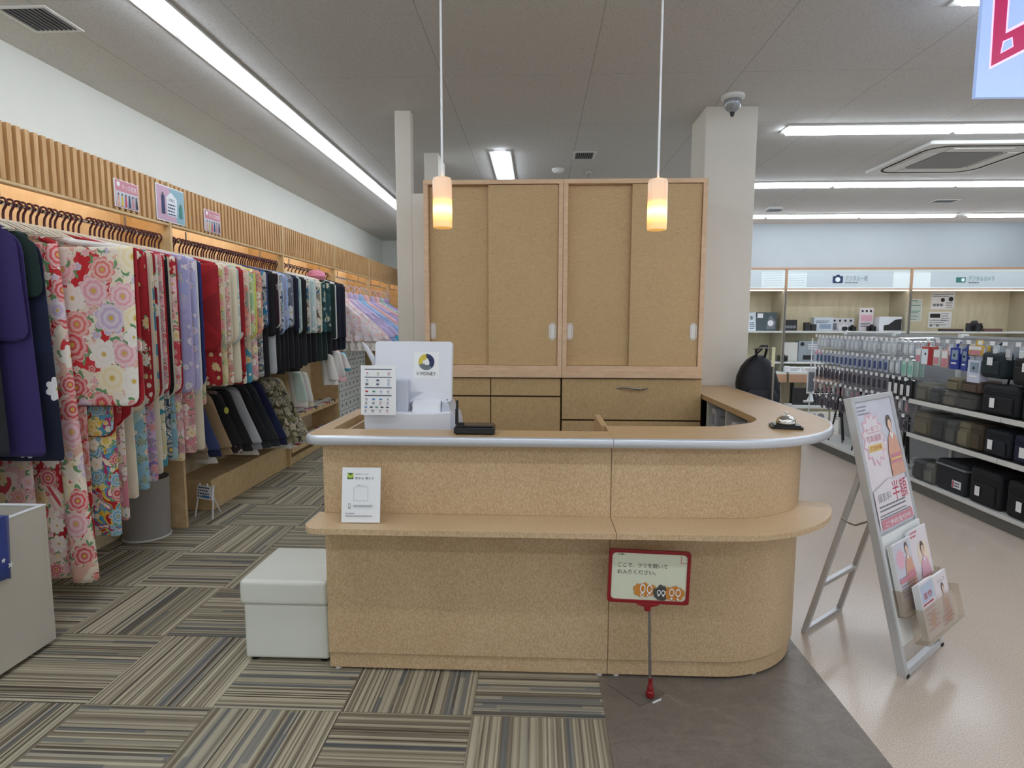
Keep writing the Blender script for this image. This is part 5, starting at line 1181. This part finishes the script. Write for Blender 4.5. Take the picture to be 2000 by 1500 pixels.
# second shelf and desk
YS2=8.92
boxthing('white_carton','plain white carton on the second shelf beside the pillar','carton',3.55+.0,YS2+.1,Z2,.001+.28,.15,.28,'#e3e4df') if False else boxthing('white_carton','plain white carton on the second shelf beside the grey upright','carton',3.75,YS2+.12,Z2,.25,.15,.28,'#e3e4df')
def f_gb(p,w,h): p.rect(-w*.3,h*.08,w*.15,h*.3,M_ink); p.disc(-w*.35,h*.85,h*.1,M_ink); p.rect(w*.22,h*.35,w*.48,h*.6,PR); p.bars(-w*.1,h*.8,w*.4,3,h*.05,h*.1,M_paper,81)
boxthing('lens_box','grey blue lens carton with a black picture on the second shelf','box',4.05,YS2+.10,Z2,.34,.14,.30,'#9fabb4',f_gb)
camera('small olive camera on the second shelf before the white carton',3.62,YS2-.04,Z2,1.2,'#4a4a42')
for k in range(4):
    boxthing('tag_tray','white price tag tray on the middle bay desk, %s from the left'%['first','second','third','fourth'][k],'tray',3.72+.21*k,YD-.06,.761,.19,.16,.07,'#eef1f2',lambda p,w,h:p.bars(-w*.4,h*.6,w*.4,2,h*.14,h*.3,M_ink2,90),group='price tag trays on the desk')
boxthing('desk_phone','small white rounded device on the desk edge by the upright','device',3.60,YD-.15,.761,.09,.06,.09,'#e9edf0',bevel=.02)
# boards under the desk
def fb(big): 
    def g(p,w,h):
        if big: p.text(-w*.12,h*.15,h*.5,big,M_ink,w*.22); 
        p.disc(w*.2,h*.75,h*.18,M_ink2); p.bars(-w*.4,h*.85,0,3,h*.05,h*.11,M_ink2,91)
    return g
def fdark(p,w,h): p.rect(-w*.46,h*.05,w*.46,h*.95,M_blk); p.poly([(0,h*.2),(w*.3,h*.2),(w*.2,h*.85)],M_hdr2)
boxthing('monitor','dark screen with a pale figure under the camera desk, left','screen',3.75,8.35,.001+.33,.36,.03,.24,'#2b3238',fdark); boxthing('monitor','dark screen under the camera desk, right of the first','screen',4.14,8.35,.331,.34,.03,.24,'#1d2433',fdark)
t=thing('low_table','low white table holding screens under the camera desk','table',(3.95,8.35,0)); m=MB(); m.box(3.52,4.40,8.20,8.50,.30,.33,M_shelf); m.build('table_top',t)
for x in (3.55,4.35):
    m=MB(); m.box(x-.015,x+.015,8.22,8.48,0,.30,M_shelf); m.build('leg',t)
boxthing('spec_board','white board with a printed 5 standing below the camera desk','board',4.16,8.10,.0,.36,.02,.27,'#e4e6e4',fb('5')); boxthing('spec_board','white board with small pictures standing left of the one with a 5','board',3.78,8.10,.0,.34,.02,.27,'#dfe0d8',fb('')); boxthing('spec_board','white board with round pictures right of the one with a 5','board',4.54,8.08,.0,.34,.02,.27,'#dfe0d8',fb(''))

# ------------------------------------------------------------------ gondola
GX=3.30; GB=3.72; G0,G1,G2,G3=3.2,4.30,5.35,7.30
M_peg=mat('pegboard_grey','#a9acae',.5,0,.03); M_edge=mat('shelf_edge_white','#d9dad6',.4,0,.02); M_under=mat('shelf_metal_grey','#6f6f6c',.45,.2,.04)
t=thing('gondola','long white double gondola of the camera department','gondola',(3.7,5.2,0))
m=MB(); m.box(GB,GB+.02,G0,G3,.10,1.36,M_peg); m.build('back_board',t)
for y in (G0,G1,G2,(G2+G3)/2,G3):
    m=MB(); m.box(GB-.025,GB+.045,y-.018,y+.018,0,1.375,M_shelf); m.build('upright',t)
m=MB(); m.box(GX+.03,GB+.02,G0,G3,.0,.085,M_under); m.build('base_kick',t)
m=MB(); m.box(GX,GB-.001,G0,G3,.088,.115,M_edge); m.build('base_deck',t,bevel=.002)
for a,b in ((G0,G1),(G1,G2)):
    for z in (.50,.80):
        m=MB(); m.box(GX+.012,GB-.001,a+.004,b-.004,z-.02,z,M_under); m.box(GX,GX+.012,a+.004,b-.004,z-.032,z+.004,M_edge); m.build('shelf_board',t)
def pegs(row_z,y0,y1,n,draw,nm):
    pass
def make_packet(kind):
    """a blister packet hanging on its own wire hook with a price flag at the hook end"""
    t=thing('hanging_packet','','packet',(3.5,6,1.2))
    m=MB(); m.tube([(.20,0,0),(-.10,0,0),(-.115,0,.010)],.0028,M_chrome,5); m.tube([(.20,0,.035),(-.10,0,.030)],.0022,M_chrome,5); m.build('hook',t,local=True)
    m=MB(); m.box(-.124,-.120,-.020,.020,.0,.030,M_paper); m.build('price_flag',t,local=True)
    return t
pk={}
def packet(col,w,h,card,name):
    t=make_packet(0)
    M_b=mat('packet_'+col[1:],col,.3,0,.08,30); M_c=mat('packet_card_'+card[1:],card,.5,0,.04,30)
    m=MB()
    for k in range(3): m.box(-.09+.05*k,-.084+.05*k,-w/2,w/2,-h,.004,M_c)
    m.build('card_stack',t,local=True)
    m=MB(); m.box(-.100,-.0905,-w*.36,w*.36,-h*.82,-h*.24,M_b); m.build('blister',t,local=True,bevel=.004)
    pk[name]=t; return t
specs={'clear':('#dfe4e8',.052,.12,'#c9d1d8'),'blue':('#3d4f86',.045,.13,'#b9c4d6'),'dark':('#3a3644',.045,.14,'#74707c'),'pale':('#c9ccd0',.05,.10,'#aab0b8'),'bw':('#e9e9ea',.055,.17,'#26262a'),'green':('#8fc9b6',.06,.14,'#c3ddd6'),'rose':('#b08a92',.045,.12,'#8a858d')}
ct={'clear':'clear white','blue':'dark blue','dark':'dark violet','pale':'pale grey','bw':'black and white','green':'pale green','rose':'dusky rose'}
used={}
def hang(kind,y,z,label,group):
    if kind not in used:
        t=packet(*specs[kind],kind); t.location=(GX+.14,y,z); t['label']=label; t['group']=group; used[kind]=t
    else: dup(used[kind],(GX+.14,y,z),0,label,group)
rows=[(1.30,'clear',22,'top'),(1.13,'blue',20,'second'),(.955,'dark',20,'third'),(.775,'rose',18,'fourth'),(.62,'dark',12,'fifth')]
for z,kind,n,nm in rows:
    for k in range(n):
        y=G2+.09+(G3-G2-.2)*k/(n-1); kd=kind
        if kind=='blue' and y<5.75: kd='green' if y<5.6 else 'clear'
        if kind=='dark' and y<5.72 and z>.8: kd='bw'
        if kind=='rose' and k%3==1: kd='pale'
        if kind=='clear' and k%4==2: kd='pale'
        hang(kd,y,z+rd.uniform(-.004,.004),'%s packet hanging in the %s row of the peg wall'%(ct[kd],nm),'packets on the peg wall, %s row, %s'%(nm,ct[kd]))
for k in range(16):
    hang('clear' if k%2 else 'pale',G1-.9+.118*k,1.31,'%s packet under the rim above the bag shelves'%('clear white' if k%2 else 'pale grey'),'packets above the bag shelves')
# larger boxed goods hanging above the first shelf
def hangbox(label,y,z,w,h,col,face=None,d=.06):
    t=thing('hanging_box',label,'boxed accessory',(GX+.06,y,z))
    m=MB(); m.box(-d/2,d/2,-w/2,w/2,-h,0,mat('hanging_box_'+col[1:],col,.45,0,.04,10)); m.box(-.001,.001,-w*.3,w*.3,0,.045,mat('hanging_box_'+col[1:],col,.45,0,.04,10)); m.build('carton',t,local=True,bevel=.003)
    p=Print(Matrix(((0,1,0,-d/2-.0006),(-1,0,0,0),(0,0,1,0),(0,0,0,1))),.0006)
    if face: face(p,w,h); p.mb.build('carton_print',t,local=True)
    m=MB(); m.tube([(.36,0,.035),(-.06,0,.035),(-.075,0,.045)],.003,M_chrome,5); m.build('hook',t,local=True)
def hb1(p,w,h): p.rect(-w*.48,-h*.97,w*.15,-h*.12,M_hdr2); p.disc(-w*.1,-h*.4,.012,M_ink); p.poly([(w*.15,-h),(w*.5,-h),(w*.5,0),(w*.25,0)],M_inkr)
def hb2(p,w,h): p.rect(-w*.3,-h*.55,w*.4,-h*.1,mat('box_blue_grey','#8fa3b8',.5,0,.1,30)); p.disc(0,-h*.35,.012,M_ink); p.rect(-w*.3,-h*.75,w*.3,-h*.68,M_paper)
def hb3(p,w,h): p.rect(-w*.45,-h*.45,w*.45,-h*.05,M_paper); p.rect(-w*.4,-h*.93,w*.4,-h*.5,PR)
hangbox('red and grey boxed lamp hanging at the start of the bag section',5.20,1.27,.13,.155,'#c4564a',hb1)
hangbox('pale grey pack hanging just left of the red box',5.31,1.25,.07,.12,'#c9cdd6',hb3)
hangbox('pale green pack hanging right of the red box',5.07,1.25,.08,.13,'#cfe0d4',hb3)
hangbox('pale pink pack hanging between the green and the blue packs',4.975,1.25,.075,.14,'#e0b3ac',hb3)
hangbox('dark blue pack with a white label, left one of the pair',4.86,1.275,.10,.17,'#2c3f9c',hb2)
hangbox('dark blue pack, right one of the pair, turned edgeways',4.75,1.27,.06,.17,'#3a4a9a',hb2)
hangbox('yellow and orange pack lying above the blue white pack',4.64,1.30,.14,.07,'#d7b34a',hb3)
hangbox('white and blue striped pack below the yellow one',4.64,1.19,.13,.17,'#cfd6ea',hb2)
# bags and cases on the shelves
M_clear=N('clear_wrap').set(col='#e8ecee',rough=.12,trans=.9,ior=1.15,alpha=.45).m
def case(label,cat,name,y,z,w,h,d,col,wrap=False,handle=False,tag_=False,flap=True,x=None,rz=0):
    x=x if x is not None else GX+.03+d/2
    t=thing(name,label,cat,(x,y,z),rz)
    mt_=mat('bag_'+col[1:],col,.75,0,.14,14,bump=.3,bs=150); dk=mat('bag_trim_'+col[1:],'#%02x%02x%02x'%tuple(int(int(col[i:i+2],16)*.6) for i in (1,3,5)),.7,0,.05)
    m=MB(); m.box(-d/2,d/2,-w/2,w/2,.0008,h,mt_); m.build('body',t,local=True,bevel=min(.025,d*.16,h*.2),seg=3,smooth=True)
    if flap: m=MB(); m.box(-d/2-.012,-d/2-.001,-w*.40,w*.40,h*.10,h*.62,mt_); m.build('front_pocket',t,local=True,bevel=.008)
    m=MB(); m.tube([(-d/2-.002,-w*.46,h*.78),(-d/2-.004,w*.46,h*.78)],.003,dk,5); m.build('zip',t,local=True)
    if handle: m=MB(); m.tube([(0,-w*.22,h-.004),(0,-w*.18,h+.045),(0,w*.18,h+.045),(0,w*.22,h-.004)],.008,dk,6); m.build('handle',t,local=True,smooth=True)
    if tag_: m=MB(); m.box(-d/2-.020,-d/2-.0175,w*.05,w*.05+.045,h*.25,h*.25+.07,M_paper); m.build('price_tag',t,local=True)
    if wrap:
        m=MB(); m.box(-d/2-.008-.010,d/2+.004,-w/2-.006,w/2+.006,.0006,h+.012,M_clear); m.build('plastic_wrap',t,local=True,bevel=.012)
    return t
def B(label,y,z,w,h,d,col,**k): case(label,'camera bag','camera_bag',y,z,w,h,d,col,**k)
s1,s2,s3=.8045,.5045,.1155
B('small olive wrapped camera bag at the far end of the upper bag shelf',5.22,s1,.15,.15,.16,'#6d6a58',wrap=True); B('small black grey wrapped bag second on the upper bag shelf',5.05,s1,.14,.13,.16,'#3c3f42',wrap=True)
B('brown grey wrapped bag third on the upper shelf',4.87,s1,.16,.115,.18,'#6b655a',wrap=True); B('dark wrapped bag fourth on the upper shelf',4.68,s1,.17,.12,.18,'#45433f',wrap=True)
B('olive bag stacked on the brown grey one',4.85,s1+.128,.15,.105,.18,'#77705a'); B('brown bag stacked on the dark wrapped one',4.66,s1+.134,.18,.10,.18,'#5c4c42')
B('wide black camera bag with a white tag on the upper shelf',4.37,s1,.34,.22,.22,'#14171d',handle=True,tag_=True)
B('black shoulder bag standing near the frame edge on the upper shelf',4.02,s1,.30,.26,.24,'#181a20',handle=True,tag_=True)
B('large khaki bag at the far end of the middle shelf',5.20,s2,.22,.20,.22,'#6e6650',wrap=True); B('black wrapped bag with a pink label on the middle shelf',4.985,s2,.15,.19,.2,'#33302f',wrap=True)
B('grey green wrapped pouch on the middle shelf',4.83,s2,.12,.19,.2,'#50544d',wrap=True); B('tall tan olive wrapped pouch on the middle shelf',4.69,s2,.12,.20,.2,'#7e7455',wrap=True); B('dark brown upright bag on the middle shelf',4.56,s2,.11,.21,.2,'#4d4335')
B('navy black soft bag with a square white tag on the middle shelf',4.36,s2,.24,.20,.24,'#161a24',tag_=True); B('dark blue bag near the frame edge on the middle shelf',4.07,s2,.28,.20,.24,'#191d3a',handle=True,tag_=True)
B('small clear wrapped black box at the far end of the bottom shelf',5.20,s3,.14,.17,.18,'#3a3c3c',wrap=True); B('grey wrapped box beside the clear one on the bottom shelf',5.05,s3,.12,.17,.2,'#6d6e66',wrap=True)
t=case('big black hard case with a white printed label on the bottom shelf','case','hard_case',4.80,s3,.34,.25,.32,'#23262c',flap=False)
p=Print(Matrix(((0,1,0,-.161),(-1,0,0,0),(0,0,1,0),(0,0,0,1))),.0006); p.rect(.03,.05,.13,.11,M_paper); p.rect(.035,.055,.05,.105,M_inkr); p.text(.06,.06,.04,'5200',M_ink,.06) if False else p.bars(.06,.085,.125,2,.012,.022,M_ink,99); p.mb.build('case_label',t,local=True)
m=MB(); m.box(-.166,.16,-.172,.172,.20,.215,M_ink2); m.build('lid_seam',t,local=True)
B('black rolling bag with silver trim on the bottom shelf',4.44,s3,.30,.27,.3,'#15171c',handle=True,tag_=True); B('large black soft bag cut by the frame edge on the bottom shelf',4.05,s3,.36,.26,.3,'#121317',tag_=True)
B('black bag hanging above the upper shelf near the frame edge',4.42,1.03+.02,.30,.20,.16,'#1d222c',handle=True,tag_=True) if False else None
def slung(label,y,z,w,h,col):
    t=thing('shoulder_bag',label,'camera bag',(GX+.10,y,z)); mt_=mat('bag_'+col[1:],col,.75,0,.14,14,bump=.3,bs=150)
    m=MB(); m.box(-.07,.07,-w/2,w/2,-h,0,mt_); m.build('body',t,local=True,bevel=.03,seg=3,smooth=True)
    m=MB(); m.box(-.083,-.069,-w*.38,w*.38,-h*.85,-h*.35,mt_); m.build('front_pocket',t,local=True,bevel=.01)
    m=MB(); m.tube([(0,-w*.35,-.02),(0,-w*.2,.04),(0,0,.07),(0,w*.2,.04),(0,w*.35,-.02)],.008,mt_,6); m.build('strap',t,local=True,smooth=True)
    m=MB(); m.box(-.088,-.085,-.03,.02,-h*.5,-h*.2,M_paper); m.build('price_tag',t,local=True)
slung('dark teal black shoulder bag hanging right of the blue packs',4.47,1.26,.22,.19,'#1d2a30'); slung('black shoulder bag with a strap hanging nearest the frame edge',4.15,1.24,.26,.20,'#16171b')
# tripods standing at the far section
def tripod(label,x,y,h,rz=0,sp=.10):
    t=thing('camera_tripod',label,'tripod',(x,y,.1165),rz)
    for k in range(3):
        a=2*PI*k/3+.5; m=MB(); m.tube([(.012*math.cos(a),.012*math.sin(a),h*.86),(sp*.5*math.cos(a),sp*.5*math.sin(a),h*.42),(sp*math.cos(a),sp*math.sin(a),.0)],[.013,.010,.008],M_blk,8); m.build('leg',t,local=True,smooth=True)
    m=MB(); m.tube([(0,0,h*.45),(0,0,h)],.012,M_blk,8); m.build('column',t,local=True)
    m=MB(); m.lathe([(0,h*.83),(.032,h*.83),(.034,h*.88),(.02,h*.91),(0,h*.91)],M_blk,n=14); m.box(-.03,.03,-.03,.03,h,h+.03,M_blk); m.build('head',t,local=True)
    m=MB(); m.tube([(0,0,h*.97),(-.14,-.05,h*.90)],.007,M_blk,6); m.build('pan_handle',t,local=True)
M_blk2=M_blk
for k,(x,y,h,ds) in enumerate([(3.47,6.85,.62,'black tripod at the far end of the gondola deck'),(3.46,6.35,.60,'black tripod with spread legs, second from the far end'),(3.45,5.95,.52,'folded black tripod in the middle of the deck'),(3.46,5.60,.46,'short black tripod next to the bag shelves')]):
    tripod(ds,x,y,h,k*.6,.10 if k<2 else .05)
for k in range(5):
    boxthing('boxed_tripod','white and blue tripod carton on the deck, number %s from the far end'%['one','two','three','four','five'][k],'box',3.42,6.10-.13*k if k<3 else 5.72-.12*(k-3)+.02,.1165,.16,.10,.05+.02*(k%2),['#dfe5ea','#c3d3e4','#e6e6e6','#b9c8d6','#dde1e4'][k],lambda p,w,h:p.bars(-w*.4,h*.6,w*.4,2,h*.15,h*.3,M_inkn,95),rz=-PI/2,group='flat cartons on the gondola deck')
# far side aisle: low white promotion table between counter and back wall
# black bag on its slim stand behind the counter return
BX,BY=1.525,4.13
t=thing('display_post','slim steel post with a flat base carrying the black bag','display stand',(BX+.053,BY,0))
m=MB(); m.tube([(BX+.053,BY-.125,.008),(BX+.053,BY-.125,1.31)],.0075,M_steel,8); m.build('post',t,smooth=True)
m=MB(); m.tube([(BX+.053,BY-.125,1.297),(BX-.03,BY-.12,1.308),(BX-.085,BY-.115,1.297)],.005,M_steel,6); m.build('hook_arm',t)
m=MB(); m.box(BX-.10,BX+.18,BY-.27,BY+.08,0,.008,M_steel); m.build('base_plate',t)
t=thing('backpack','black sloping backpack hanging on the post behind the counter return','backpack',(BX,BY,.60))
M_bag=mat('black_nylon','#0f131c',.6,0,.2,5,bump=.2,bs=200)
def blob(rows,y,th,mt,name,parent):
    m=MB(); n=18; v=[];f=[]
    for z,xa,xb,t_ in rows:
        for k in range(n):
            a=2*PI*k/n; c,s__=math.cos(a),math.sin(a); e=.75
            v.append(((xa+xb)/2+(xb-xa)/2*math.copysign(abs(c)**e,c),y+th*t_*math.copysign(abs(s__)**e,s__),z))
    for i in range(len(rows)-1):
        for k in range(n): f.append((i*n+k,i*n+(k+1)%n,(i+1)*n+(k+1)%n,(i+1)*n+k))
    f+=[tuple(range(n)),tuple(range(len(rows)*n-1,(len(rows)-1)*n-1,-1))]; m.add(v,f,mt); return m.build(name,parent,smooth=True,angle=70)
blob([(.66,1.40,1.63,.6),(.68,1.387,1.66,.9),(.82,1.385,1.672,1),(1.00,1.385,1.672,1),(1.045,1.378,1.665,1),(1.10,1.383,1.65,.95),(1.17,1.41,1.625,.85),(1.215,1.445,1.595,.7),(1.243,1.48,1.555,.4),(1.252,1.50,1.54,.15)],BY,.085,M_bag,'body',t)
blob([(.70,1.42,1.63,.5),(.75,1.41,1.64,1),(.97,1.41,1.64,1),(1.02,1.43,1.61,.5)],BY-.08,.025,M_bag,'front_pocket',t)
m=MB(); m.tube([(1.503,BY-.02,1.235),(1.485,BY-.05,1.285),(1.50,BY-.11,1.317),(1.535,BY-.11,1.317),(1.555,BY-.05,1.28),(1.555,BY-.02,1.23)],.008,M_bag,8); m.build('handle',t,smooth=True)
m=MB(); m.tube([(1.45,BY-.03,1.205),(1.475,BY-.11,1.27),(1.50,BY-.12,1.300)],.007,M_bag,6); m.build('shoulder_strap',t,smooth=True)
m=MB(); m.box(BX+.034,BX+.056,BY-.1365,BY-.1345,1.18,1.31,mat('yellow_tag','#d9d6b0',.5,0,0)); m.build('price_tag',t)
# slim card stand
t=thing('card_stand','slim white post with a small clear card holder at the far end of the gondola','card stand',(3.38,7.42,0))
CXS,CYS=3.38,7.42
m=MB(); m.tube([(CXS,CYS,.006),(CXS,CYS,1.28)],.008,M_white,8); m.build('post',t)
m=MB(); m.lathe([(0,0),(.11,0),(.11,.006),(0,.006)],M_white,(CXS,CYS,0),24); m.build('base_plate',t)
m=MB(); m.box(CXS-.048,CXS+.048,CYS-.022,CYS-.010,.60,.90,M_white); m.box(CXS-.036,CXS+.036,CYS-.0235,CYS-.022,.625,.865,M_ink2); m.build('card_holder',t,bevel=.002)
m=MB(); m.tube([(CXS-.07,CYS,.50),(CXS+.04,CYS,.50)],.014,M_white,8); m.build('clamp',t)
